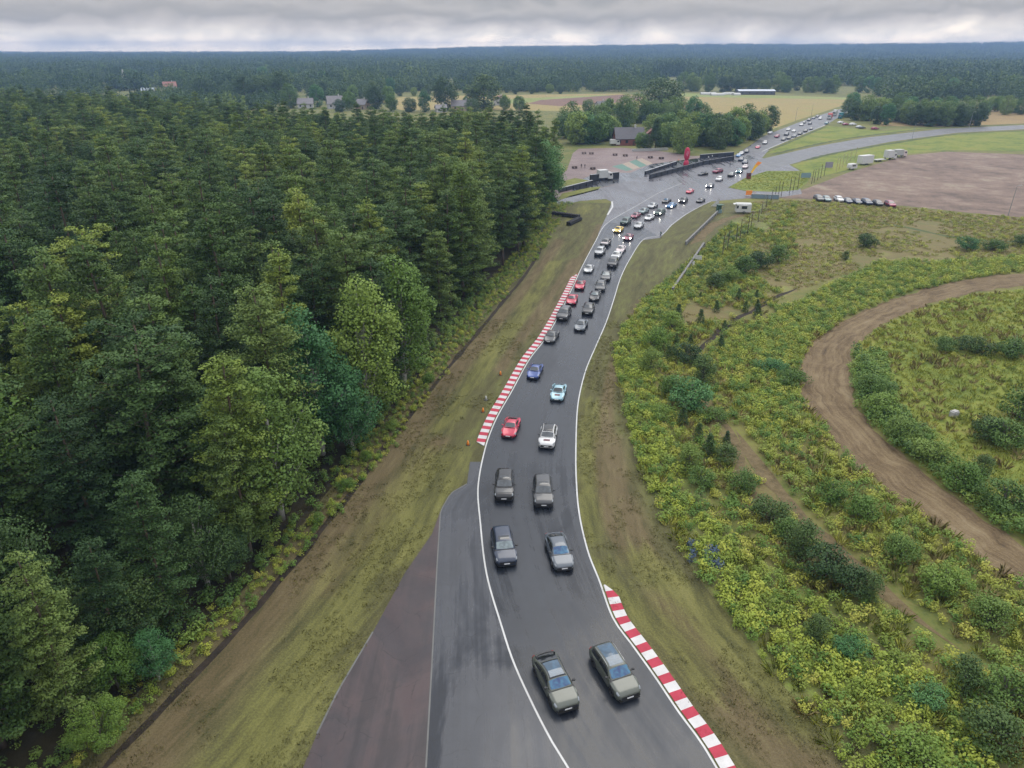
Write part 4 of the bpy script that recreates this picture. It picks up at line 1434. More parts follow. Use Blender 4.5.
far_tree(661, 112, 2, 2.1, 'very large dark oak standing alone above the house on the field edge', 'single trees near the paddock', M_leaf_dark, wide=1.25)
far_tree(588, 112, 2, .8, 'small round tree on the ploughed field edge', 'single trees near the paddock')
far_tree(484, 109, 0, 1.95, 'big dark round tree on the pale field, the wider of the two', 'two big trees on the pale field', wide=1.25)
far_tree(446, 110, 0, 1.8, 'big dark tree with a bare stem on the pale field, the narrower of the two', 'two big trees on the pale field', wide=1.0)
far_tree(519, 111, 4, .9, 'small round light tree beside the ploughed strip', 'single trees near the paddock')
far_tree(466, 104, 4, .55, 'tiny light tree between the two big ones on the pale field', 'single trees near the paddock')
for x_, y_, k_, s_, l_ in [(246, 101, 0, 1.7, 'big dark village tree behind the forest, farthest from the field'), (264, 100, 2, 1.9, 'wide dark village tree second from the farthest behind the forest'), (283, 101, 0, 1.9, 'tall dark village tree beside the grey-roofed house'),
                              (204, 97, 2, 1.7, 'reddish-topped wide village tree near the tall white house'), (318, 107, 5, 1.2, 'blue-green garden tree between the two grey-roofed houses'), (350, 110, 4, 1.1, 'light garden tree beside the brown-roofed house'),
                              (376, 109, 0, 1.3, 'dark garden tree at the field end of the village'), (392, 111, 4, 1.0, 'light garden tree at the start of the pale field'), (410, 112, 2, .9, 'low garden tree before the narrow field tree'), (472, 113, 2, .9, 'low garden tree before the farmhouse'),
                              (291, 108, 1, 1.2, 'green garden tree before the grey-roofed house at the forest'), (340, 112, 2, .8, 'low garden tree under the white gable'), (505, 110, 4, .9, 'light garden tree beside the white-gabled field house'), (425, 112, 5, 1.0, 'blue-green garden tree beside the low white house')]:
    far_tree(x_, y_, k_, s_, l_, 'village garden trees', M_leaf_dark if k_ in (0, 2) else None)
# dark wood beside the curved road
grove(line_px([(849, 119), (880, 122.5), (930, 125.5), (975, 127)], 20, 2, 1.2, 5), 'front trees of the dark wood', 'from the far road in the front row of the dark wood', 65, (0, 0, 5, 1), .8, 1.05)
grove(line_px([(850, 113), (890, 116), (940, 118), (980, 120)], 16, 3, 1.5, 6), 'middle trees of the dark wood', 'from the far road in the middle of the dark wood', 66, (0, 1, 4, 5), .85, 1.1)
far_tree(641, 149, 4, .62, 'light green tree standing in front of the middle of the dark-roofed house', 'single trees near the paddock')
far_tree(647, 150, 0, .55, 'low dark tree hiding the end of the dark-roofed house', 'single trees near the paddock')
far_tree(660, 147, 1, .6, 'mid green tree in front of the smaller red house', 'single trees near the paddock')
grove(line_px([(985, 112), (1000, 113), (1020, 114), (1040, 115)], 9, 2, 1.2, 7), 'light trees beyond the dark wood', 'in the light row beyond the dark wood', 67, (1, 4, 2), .75, 1.0)
# belt behind the long shed
grove(line_px([(690, 91.5), (730, 91), (780, 91.5), (830, 92)], 20, 4, .5, 8), 'trees behind the long shed', 'from the oak in the belt behind the long shed', 68, (0, 1, 2), 1.0, 1.35)
grove(line_px([(830, 93), (900, 92), (960, 93), (1030, 94)], 18, 5, .8, 9), 'trees of the belt beyond the dark wood', 'from the shed in the far belt behind the dark wood', 69, (0, 1, 5), .9, 1.25)
# hedge line and village trees on the other side
grove(line_px([(380, 99), (400, 96), (430, 95), (470, 94), (520, 93.5), (560, 93)], 18, 4, .5, 10), 'hedge trees along the pale field', 'from the village in the hedge along the pale field', 70, (0, 2, 4), .55, .85)
grove(line_px([(0, 84), (80, 85), (160, 88), (250, 92), (330, 98), (390, 104)], 20, 7, 1.2, 11), 'village trees behind the forest', 'counting towards the field, just behind the forest', 71, (0, 1, 2, 4), .9, 1.4)
grove(line_px([(0, 79), (100, 79), (200, 81), (300, 85), (390, 91)], 20, 9, 1.2, 12), 'village trees further back', 'counting towards the field, among the further village houses', 72, (0, 1, 2, 5), 1.0, 1.5)
grove(line_px([(20, 74), (150, 74), (300, 78), (420, 85)], 18, 10, 1, 13), 'trees beyond the village', 'counting towards the ridge, beyond the village houses', 73, (0, 1, 3), 1.0, 1.4)
# ------------------------------------------------------------------ cars
def tinted(name, c, rough=.06, c2=None):
    t = NT(name)
    f = t.ramp(t.noise(t.objc(), 1.9, 4, .6, .8), [(.36, 0.0), (.62, 1.0)])  # mottled pane colour imitates a reflection gradient
    col = t.mix(f, c, c2 or tuple(k * .55 for k in c))
    return t.out(t.princ(col, rough, spec=.6, coat=.4))


def paint(name, c, metallic=.35, rough=.32):
    t = NT(name)
    f = t.noise(t.objc(), 2.2, 4)
    col = t.mix(t.math('MULTIPLY', f, .35), c, tuple(k * .6 + .02 for k in c))
    return t.out(t.princ(col, t.math('ADD', t.math('MULTIPLY', f, .12), rough - .06), metallic, .5, coat=.45))


M_glass = tinted('dark car glass', (.018, .021, .025))
M_glass_blue = tinted('blue windscreen with painted reflection', (.030, .125, .21), .10, (.008, .03, .11))  # blue reflection put into the glass colour, with deeper blue patches
M_glass_sky = tinted('pale windscreen glass', (.16, .20, .21), .10)  # paler pane colour than the dark car glass
M_glass_grey = tinted('grey car glass', (.06, .068, .075))
M_pano = tinted('bluish roof glass', (.035, .085, .14), .08)
M_tyre = simple('tyre rubber', (.018, .018, .019), .75)
M_rim = simple('alloy rim', (.32, .32, .33), .35, .8)
M_rimdark = simple('dark alloy rim', (.06, .06, .065), .35, .8)
M_trim = simple('black plastic trim', (.02, .02, .022), .5)
M_plate = simple('number plate', (.70, .70, .70), .5, var=.1)
M_lamp = simple('headlamp glass', (.22, .24, .26), .12, spec=.8)
M_lampon = simple('headlamp lit', (.8, .8, .8), .12, emit=(1.0, .95, .84), estr=70.0)
M_tail = simple('tail lamp red', (.30, .01, .012), .2, spec=.7)
M_chrome = simple('brushed metal', (.5, .5, .5), .25, .9)
M_crest = simple('dark bonnet badge', (.10, .03, .04), .5)
PAINT = {n: paint(n + ' car paint', c, m) for n, c, m in [
    ('grey green', (.072, .080, .064), .15), ('navy', (.014, .024, .05), .1), ('silver grey', (.085, .10, .12), .15), ('black', (.012, .012, .014), .3),
    ('charcoal', (.038, .039, .042), .1), ('red', (.42, .010, .045), .1), ('white', (.52, .52, .52), .05), ('pale blue', (.24, .40, .47), .1),
    ('royal blue', (.022, .055, .21), .3), ('silver', (.33, .34, .35), .5), ('dark green', (.014, .05, .038), .3), ('yellow', (.68, .46, .035), .05),
    ('wine red', (.20, .02, .05), .3), ('teal', (.02, .10, .13), .3), ('pinkish white', (.50, .42, .42), .1), ('blue', (.03, .13, .28), .3), ('grey teal', (.13, .18, .185), .4)]}

CARS = {
    'suv': dict(L=4.92, hw=.985, wx=(1.46, -1.43), wr=.375, sill=.30,
                deck=[(-2.46, .92), (-2.36, 1.06), (-2.1, 1.12), (0, 1.10), (1.0, 1.09), (1.6, 1.02), (2.1, .95), (2.36, .84), (2.46, .70)],
                wid=[(-2.46, .76), (-2.36, .88), (-2.0, .965), (-1.4, .985), (0, .965), (1.4, .985), (2.0, .965), (2.3, .90), (2.46, .76)],
                roof=[(-2.34, 1.10), (-2.16, 1.34), (-1.95, 1.55), (-1.5, 1.65), (-.5, 1.69), (.1, 1.66), (.42, 1.59), (1.16, 1.11)],
                gb=.92, tum=.36, ws=(.44, 1.12), rw=(-2.26, -2.0), sw=(-1.95, .52), crown=.03, grille=(.62, 1.3)),
    'coupe suv': dict(L=4.95, hw=.99, wx=(1.47, -1.43), wr=.38, sill=.28,
                deck=[(-2.47, .98), (-2.36, 1.10), (-2.1, 1.13), (0, 1.09), (1.0, 1.08), (1.6, 1.01), (2.1, .94), (2.36, .83), (2.47, .70)],
                wid=[(-2.47, .78), (-2.36, .89), (-2.0, .975), (-1.4, .99), (0, .965), (1.4, .985), (2.0, .965), (2.3, .90), (2.47, .76)],
                roof=[(-2.30, 1.12), (-2.0, 1.22), (-1.4, 1.44), (-.8, 1.58), (-.2, 1.64), (.2, 1.61), (.48, 1.54), (1.2, 1.10)],
                gb=.92, tum=.40, ws=(.50, 1.15), rw=(-2.14, -1.25), sw=(-1.7, .56), crown=.03, grille=(.60, 1.35)),
    'sports': dict(L=4.50, hw=.93, wx=(1.22, -1.23), wr=.34, sill=.20,
                deck=[(-2.25, .62), (-2.12, .74), (-1.7, .86), (-.6, .88), (.7, .86), (1.3, .76), (1.8, .66), (2.1, .56), (2.25, .44)],
                wid=[(-2.25, .72), (-2.1, .84), (-1.7, .92), (-1.2, .93), (-.3, .875), (.6, .87), (1.3, .90), (1.8, .86), (2.1, .74), (2.25, .55)],
                roof=[(-1.95, .80), (-1.5, .98), (-1.0, 1.15), (-.5, 1.26), (0, 1.29), (.25, 1.25), (.9, .86)],
                gb=.78, tum=.52, ws=(.24, .86), rw=(-1.66, -.72), sw=(-.95, .30), crown=-.035, grille=(.26, 1.0)),
    'saloon': dict(L=4.85, hw=.95, wx=(1.42, -1.42), wr=.345, sill=.22,
                deck=[(-2.42, .78), (-2.3, .92), (-1.9, .98), (0, .93), (1.0, .92), (1.6, .85), (2.1, .76), (2.32, .66), (2.42, .54)],
                wid=[(-2.42, .72), (-2.3, .85), (-1.9, .93), (-1.4, .95), (0, .915), (1.4, .94), (2.0, .90), (2.28, .78), (2.42, .58)],
                roof=[(-2.15, .95), (-1.7, 1.13), (-1.2, 1.30), (-.6, 1.41), (-.1, 1.43), (.3, 1.38), (1.1, .93)],
                gb=.84, tum=.46, ws=(.32, 1.05), rw=(-2.0, -1.15), sw=(-1.55, .42), crown=.02, grille=(.40, 1.2)),
    'hatchback': dict(L=4.65, hw=.955, wx=(1.38, -1.38), wr=.36, sill=.26,
                deck=[(-2.32, .88), (-2.22, 1.0), (-1.9, 1.03), (0, 1.0), (.95, .99), (1.5, .93), (2.0, .86), (2.24, .76), (2.32, .64)],
                wid=[(-2.32, .74), (-2.2, .86), (-1.9, .94), (-1.4, .955), (0, .93), (1.4, .95), (1.95, .91), (2.2, .80), (2.32, .62)],
                roof=[(-2.15, 1.0), (-2.0, 1.18), (-1.75, 1.40), (-1.3, 1.50), (-.5, 1.56), (0, 1.54), (.35, 1.47), (1.08, 1.0)],
                gb=.86, tum=.40, ws=(.38, 1.03), rw=(-2.08, -1.82), sw=(-1.7, .46), crown=.03, grille=(.50, 1.25)),
}


def smooth_table(tab, x, wid=.10):
    xs, ys = zip(*sorted(tab))
    return sum(np.interp(x + o * wid, xs, ys) * w_ for o, w_ in ((-1, .2), (-.5, .2), (0, .2), (.5, .2), (1, .2)))


def lower_section(c, x):
    """half outline (y, z) of the lower body at station x, from the bottom to the middle of the bonnet or boot"""
    zd = float(smooth_table(c['deck'], x))
    w_ = float(smooth_table(c['wid'], x, .06))
    zb = c['sill']
    for wx in c['wx']:
        Rw = c['wr'] + .065
        if abs(x - wx) < Rw:
            zb = max(zb, math.sqrt(Rw * Rw - (x - wx) ** 2) + c['wr'] - .0)
    zb = min(zb, zd - .12)
    zs = zb + (zd - zb) * .72
    cr = c['crown']
    pts = [(0, zb), (w_ * .82, zb), (w_ * .97, zb + .02), (w_, zb + (zs - zb) * .5), (w_ * .985, zs), (w_ * .93, zd - .05 + min(0, cr)*0), (w_ * .83, zd - min(cr, 0) * .6), (w_ * .55, zd + cr * .4), (0, zd + cr)]
    return pts


def dense(pts, k=2):
    P = [np.array(p) for p in pts]
    out = []
    for i in range(len(P) - 1):
        for j in range(k):
            out.append(P[i] + (P[i + 1] - P[i]) * j / k)
    out.append(P[-1])
    return out


def cabin(c, x, s):
    """point on the cabin shell; s runs from -1 (foot of one side) over 0 (middle of the roof) to 1"""
    zr = float(smooth_table(c['roof'], x, .07))
    zd = float(smooth_table(c['deck'], x)) - .03
    zr = max(zr, zd + .01)
    xs = [p[0] for p in c['roof']]
    k = min(1.0, (x - min(xs)) / .5, (max(xs) - x) / .6 + .0)
    k = max(0.0, k)
    wb = min(c['gb'], float(smooth_table(c['wid'], x, .06)) * .93) * (.80 + .20 * k ** .5)
    hgt = zr - zd
    wt = wb - c['tum'] * hgt
    a = abs(s)
    if a < .62:
        q = a / .62
        y, z = wt * q * .93, zr - .045 * q ** 2 * min(1, hgt / .3)
    elif a < .70:
        q = (a - .62) / .08
        y, z = wt * (.93 + .08 * q), zr - (.045 + .055 * q) * min(1, hgt / .3)
    else:
        q = (a - .70) / .30
        y0, z0 = wt * 1.01, zr - .10 * min(1, hgt / .3)
        y, z = y0 + (wb - y0) * q + .02 * math.sin(q * math.pi), z0 + (zd - z0) * q
    return Vector((x, math.copysign(y, s), z))


def shell_patch(S, x0, x1, s0, s1, nx, ns, off, thick=True, bow=0.0):
    """a pane cut out of a shell, lifted by off along its normal; a rim closes it towards the shell"""
    def Q(i, j, o):
        s = s0 + (s1 - s0) * j / ns
        xa, xb = x0, x1
        if callable(x0):
            xa = x0(s)
        if callable(x1):
            xb = x1(s)
        x = xa + (xb - xa) * i / nx
        e = 1e-3
        p = S(x, s)
        n = (S(x + e, s) - S(x - e, s)).cross(S(x, min(1, s + e)) - S(x, max(-1, s - e)))
        if n.length < 1e-12:
            n = Vector((0, 0, 1))
        n.normalize()
        if n.dot(p - Vector((p.x * .9, 0, .5))) < 0:
            n = -n
        return p + n * o
    vs, fs = [], []
    for i in range(nx + 1):
        for j in range(ns + 1):
            vs.append(Q(i, j, off))
    for i in range(nx):
        for j in range(ns):
            a = i * (ns + 1) + j
            fs.append((a, a + 1, a + ns + 2, a + ns + 1))
    ring = [(i, 0) for i in range(nx)] + [(nx, j) for j in range(ns)] + [(i, ns) for i in range(nx, 0, -1)] + [(0, j) for j in range(ns, 0, -1)]
    b = len(vs)
    for i, j in ring:
        vs.append(Q(i, j, -.004))
    n = len(ring)
    for k in range(n):
        i, j = ring[k]
        i2, j2 = ring[(k + 1) % n]
        fs.append((i * (ns + 1) + j, i2 * (ns + 1) + j2, b + (k + 1) % n, b + k))
    m = MB().add(vs, fs)
    return m


def fix_normals(me):
    bm = bmesh.new()
    bm.from_mesh(me)
    bmesh.ops.recalc_face_normals(bm, faces=bm.faces)
    bm.to_mesh(me)
    bm.free()
    return me


def body_mesh(c, nm):
    L = c['L'] / 2
    xs = set(np.linspace(-L, L, 40).round(3))
    for wx in c['wx']:
        for d in np.linspace(-1, 1, 11):
            xs.add(round(wx + d * (c['wr'] + .064), 3))
    xs = sorted(x for x in xs if -L <= x <= L)
    vs, fs = [], []
    n = None
    for x in xs:
        half = dense(lower_section(c, x), 2)
        ring = [(p[0], p[1]) for p in half] + [(-p[0], p[1]) for p in half[-2:0:-1]]
        n = len(ring)
        bulge = .0
        for y, z in ring:
            vs.append((x, y, z))
    for i in range(len(xs) - 1):
        for k in range(n):
            fs.append((i * n + k, i * n + (k + 1) % n, (i + 1) * n + (k + 1) % n, (i + 1) * n + k))
    fs.append(tuple(range(n)))
    fs.append(tuple((len(xs) - 1) * n + k for k in range(n)))
    m = MB().add(vs, fs)
    # cabin shell
    rx = [p[0] for p in c['roof']]
    cx = np.linspace(min(rx) + .01, max(rx) - .01, 26)
    sv = [-1, -.9, -.8, -.7, -.66, -.62, -.4, -.2, 0, .2, .4, .62, .66, .7, .8, .9, 1]
    vs = [cabin(c, x, s) for x in cx for s in sv]
    k = len(sv)
    fs = [(i * k + j, i * k + j + 1, (i + 1) * k + j + 1, (i + 1) * k + j) for i in range(len(cx) - 1) for j in range(k - 1)]
    m.add(vs, fs)
    return fix_normals(m.mesh(nm + ' body', [PAINT['silver']], smooth=True))


def lower_shell(c):
    """upper skin of the lower body as a shell: s from -1 (shoulder) to 1"""
    def S(x, s):
        p = lower_section(c, x)[3:]
        q = (1 - abs(s)) * (len(p) - 1)
        i = min(int(q), len(p) - 2)
        f = q - i
        y = p[i][0] + (p[i + 1][0] - p[i][0]) * f
        z = p[i][1] + (p[i + 1][1] - p[i][1]) * f
        return Vector((x, math.copysign(y, s), z))
    return S


def wheel_meshes(r, wdt):
    m = MB()
    prof = [(r * .62, -wdt / 2), (r * .92, -wdt / 2), (r, -wdt * .36), (r, wdt * .36), (r * .92, wdt / 2), (r * .62, wdt / 2)]
    n = 24
    vs = [(p[0] * math.cos(6.2832 * k / n), p[1], p[0] * math.sin(6.2832 * k / n)) for k in range(n) for p in prof]
    q = len(prof)
    fs = [(k * q + j, ((k + 1) % n) * q + j, ((k + 1) % n) * q + (j + 1) % q, k * q + (j + 1) % q) for k in range(n) for j in range(q)]
    m.add(vs, fs)
    ty = fix_normals(m.mesh('tyre', [M_tyre], True))
    m = MB()
    for k in range(5):   # spokes
        a = 6.2832 * k / 5
        ca, sa = math.cos(a), math.sin(a)
        wv = .07
        vs = []
        for rr, ww in ((.0, wv), (r * .62, wv * 1.1)):
            for sy in (-1, 1):
                for sgn in (-1, 1):
                    vs.append((rr * ca - sgn * ww * .5 * sa, sy * wdt * .36, rr * sa + sgn * ww * .5 * ca))
        m.add(vs, [(0, 1, 3, 2), (4, 6, 7, 5), (0, 2, 6, 4), (1, 5, 7, 3), (2, 3, 7, 6), (0, 4, 5, 1)])
    vs = []
    for k in range(n):
        a = 6.2832 * k / n
        for rr, y in ((r * .60, -wdt * .44), (r * .65, -wdt * .44), (r * .65, wdt * .44), (r * .60, wdt * .44)):
            vs.append((rr * math.cos(a), y, rr * math.sin(a)))
    m.add(vs, [(k * 4 + j, ((k + 1) % n) * 4 + j, ((k + 1) % n) * 4 + (j + 1) % 4, k * 4 + (j + 1) % 4) for k in range(n) for j in range(4)])
    return ty, fix_normals(m.mesh('rim', [M_rim]))


CARPARTS = {}
for nm, c in CARS.items():
    S = lambda x, s, c=c: cabin(c, x, s)
    B = lower_shell(c)
    P = {'body': body_mesh(c, nm)}
    ws0, ws1 = c['ws']
    rw0, rw1 = c['rw']
    s0, s1 = c['sw']
    fast = nm in ('sports', 'saloon', 'coupe suv')
    P['windscreen'] = shell_patch(S, lambda s: ws0 + .04 + .05 * s * s, lambda s: ws1 - .16 * s * s, -.64, .64, 8, 10, .008).mesh('windscreen', [M_glass])
    P['rear_window'] = shell_patch(S, rw0, rw1, -.58, .58, 6, 10, .008).mesh('rear window', [M_glass])
    for sd, key in ((1, 'A'), (-1, 'B')):
        a, b = (.74, .955) if sd > 0 else (-.955, -.74)
        mid = s0 + (s1 - s0) * .50
        up = lambda s: (1 - abs(s)) / .26
        P['side_window' + key + '1'] = shell_patch(S, mid + .04, lambda s: s1 + .34 - .42 * min(1.0, (1 - abs(s)) / .26), a, b, 7, 4, .008).mesh('front side window', [M_glass])
        P['side_window' + key + '2'] = shell_patch(S, lambda s: s0 - .08 + .22 * min(1.0, (1 - abs(s)) / .26), mid - .04, a, b, 7, 4, .008).mesh('rear side window', [M_glass])
    P['cowl'] = shell_patch(B, ws1 - .10, ws1 + .09, -.60, .60, 3, 8, .012).mesh('cowl', [M_trim])
    P['roof'] = shell_patch(S, rw1 + .06, ws0 - .02, -.69, .69, 10, 10, .006).mesh('roof', [M_trim], True)
    P['roof_glass'] = shell_patch(S, rw1 + .18, ws0 - .12, -.50, .50, 8, 8, .013).mesh('roof glass', [M_pano])
    P['sunroof'] = shell_patch(S, ws0 - .62, ws0 - .14, -.46, .46, 4, 6, .013).mesh('sunroof', [M_glass])
    P['bonnet_panel'] = shell_patch(B, ws1 + .14, c['L'] / 2 - .42, -.62, .62, 8, 8, .006).mesh('bonnet panel', [PAINT['white']], True)
    P['badge'] = shell_patch(B, ws1 + .42, ws1 + .78, -.14, .14, 3, 3, .011).mesh('bonnet badge', [M_crest])
    Lh = c['L'] / 2
    for sd, key in ((1, 'A'), (-1, 'B')):
        a, b = (.36, .78) if sd > 0 else (-.78, -.36)
        if nm == 'sports':
            a, b = (.48, .80) if sd > 0 else (-.80, -.48)
            P['headlight' + key] = shell_patch(B, Lh - .62, Lh - .28, a, b, 5, 5, .02).mesh('headlight', [M_lamp])
        else:
            P['headlight' + key] = shell_patch(B, Lh - .40, Lh - .14, *((.46, .72) if sd > 0 else (-.72, -.46)), 5, 5, .02).mesh('headlight', [M_lamp])
        P['tail_light' + key] = shell_patch(B, -Lh + .03, -Lh + .15, a, b, 3, 5, .02).mesh('tail light', [M_tail])
        m = MB()
        zc = float(smooth_table(c['deck'], ws1 - .25)) + .10
        yb = c['gb'] * .98
        m.box((ws1 - .30, sd * (yb + .02), zc - .03), (.08, .12, .05))
        vs = []
        for (px_, k) in ((.09, .6), (.04, 1.0), (-.06, 1.0)):
            for t in range(8):
                an = 6.2832 * t / 8
                vs.append((ws1 - .30 + px_, sd * (yb + .15) + .11 * k * math.cos(an), zc + .02 + .075 * k * math.sin(an)))
        m.add(vs, [(i * 8 + t, i * 8 + (t + 1) % 8, (i + 1) * 8 + (t + 1) % 8, (i + 1) * 8 + t) for i in range(2) for t in range(8)] + [tuple(range(8)), tuple(range(16, 24))])
        P['wing_mirror' + key] = fix_normals(m.mesh('wing mirror', [M_trim]))
    # front and rear ends
    gz, gw = c['grille']
    m = MB()
    wf = float(smooth_table(c['wid'], Lh - .05, .06))
    zf = float(smooth_table(c['deck'], Lh - .02))
    m.box((Lh + .005, 0, (c['sill'] + .06 + zf) / 2 - .02), (.05, min(gw, wf * 1.75), (zf - c['sill']) * .55), 0)
    for sd in (-1, 1):
        m.box((Lh - .10, sd * wf * .86, c['sill'] + .17), (.14, wf * .34, .15), 0, -sd * .55)
    m.box((Lh - .02, 0, c['sill'] - .02), (.16, wf * 1.9, .06), 0)
    P['grille'] = m.mesh('grille', [M_trim])
    P['number_plate'] = MB().box((Lh + .036, 0, c['sill'] + .20), (.012, .50, .115)).mesh('number plate', [M_plate])
    m = MB()
    wr_ = float(smooth_table(c['wid'], -Lh + .05, .06))
    m.box((-Lh - .005, 0, c['sill'] + .14), (.06, wr_ * 1.7, .20))
    P['bumper'] = m.mesh('rear bumper', [M_trim])
    m = MB()
    if 'suv' in nm or nm == 'hatchback':
        for sd in (-1, 1):
            pts_ = [cabin(c, x, sd * .665) + Vector((0, 0, .035)) for x in np.linspace(rw1 + .1, ws0 - .15, 9)]
            m2 = MB().tube(pts_, [.018] * 9, 5)
            m.add(m2.v, m2.f)
            if sd == -1:
                P['roof_railA'] = m2.mesh('roof rail', [M_chrome], True)
            else:
                P['roof_railB'] = m2.mesh('roof rail', [M_chrome], True)
    m = MB()
    if nm == 'coupe suv':
        pts_ = [(-1.95, -.72, 1.36), (-2.05, -.4, 1.385), (-2.08, 0, 1.39), (-2.05, .4, 1.385), (-1.95, .72, 1.36)]
        m.tube(pts_, [.05, .07, .075, .07, .05], 6)
        m.box((-1.98, .70, 1.26), (.2, .05, .26)).box((-1.98, -.70, 1.26), (.2, .05, .26))
        P['spoiler'] = m.mesh('spoiler', [M_trim])
    elif nm == 'sports':
        m.box((-1.98, 0, .955), (.30, 1.35, .03)).box((-1.98, .5, .88), (.2, .04, .14)).box((-1.98, -.5, .88), (.2, .04, .14))
        P['spoiler'] = m.mesh('spoiler', [PAINT['black']])
    P['tyre'], P['rim'] = wheel_meshes(c['wr'], .27)
    CARPARTS[nm] = P


def repaint(o, m):
    if m is not None:
        o.material_slots[0].link = 'OBJECT'
        o.material_slots[0].material = m


CARNAME = {'suv': 'suv_car', 'coupe suv': 'suv_car', 'sports': 'sports_car', 'saloon': 'saloon_car', 'hatchback': 'hatchback_car'}
CARCAT = {'suv': 'SUV', 'coupe suv': 'SUV', 'sports': 'sports car', 'saloon': 'car', 'hatchback': 'car'}


def car(kind, col, loc, rz, label, group, lod=0, glass=None, roof=None, pano=False, sun=False, bonnet=None, badge=False, lit=False, rim=None, spoiler=False, rails=False):
    P, c = CARPARTS[kind], CARS[kind]
    t = thing(CARNAME[kind], label, CARCAT[kind], loc, rz, group)
    t.scale = (1, 1.07, 1)
    def part(nm, key, mt=None):
        o = link(nm, P[key], t)
        repaint(o, mt)
        return o
    part('body', 'body', PAINT[col])
    part('windscreen', 'windscreen', glass)
    if lod < 3:
        for k in ('A1', 'A2', 'B1', 'B2'):
            part('side_window', 'side_window' + k)
        for k in 'AB':
            part('headlight', 'headlight' + k, M_lampon if lit else None)
    if roof:
        part('roof', 'roof', PAINT[roof])
    if pano:
        part('roof_glass', 'roof_glass')
    if lod < 2:
        part('rear_window', 'rear_window')
        part('cowl', 'cowl')
        part('grille', 'grille')
        part('number_plate', 'number_plate')
        if sun:
            part('sunroof', 'sunroof')
        if bonnet:
            part('bonnet', 'bonnet_panel', PAINT[bonnet])
        if badge:
            part('badge', 'badge')
    if lod < 1:
        part('rear_bumper', 'bumper')
        for k in 'AB':
            part('wing_mirror', 'wing_mirror' + k, PAINT[col] if kind == 'sports' else None)
            part('tail_light', 'tail_light' + k)
            if rails and 'roof_rail' + k in P:
                part('roof_rail', 'roof_rail' + k)
        if spoiler and 'spoiler' in P:
            part('spoiler', 'spoiler')
    if lod < 3:
        for wx in c['wx']:
            for sd in (1, -1):
                wo = link('wheel', P['tyre'], t, (wx, sd * (c['hw'] - .155), c['wr']))
                if lod < 2:
                    ro = link('rim', P['rim'], wo)
                    repaint(ro, rim)
    return t


# the way the parade drives, from the far road down to the near bend
mid_px = [(836, 113), (815, 121), (790, 132), (770, 142), (752, 153), (738, 166), (718, 180), (692, 195), (665, 209), (640, 222), (622, 238), (606, 258), (595, 280)]
PATH = Gl(mid_px)
Lm = [((a[0] + b[0]) / 2, (a[1] + b[1]) / 2) for a, b in zip(TL, TR)]
near_part = [p for p in Lm if PX((p[0], p[1], 0))[1] > 300][::-1]
PATH = resample(smooth_line(PATH, 4), 1.5) + near_part
PATH = [Vector((p[0], p[1])) for p in PATH]


def heading(p):
    i = min(range(len(PATH)), key=lambda k: (PATH[k] - Vector((p.x, p.y))).length)
    a, b = PATH[max(0, i - 4)], PATH[min(len(PATH) - 1, i + 4)]
    d = b - a
    return math.atan2(d.y, d.x)


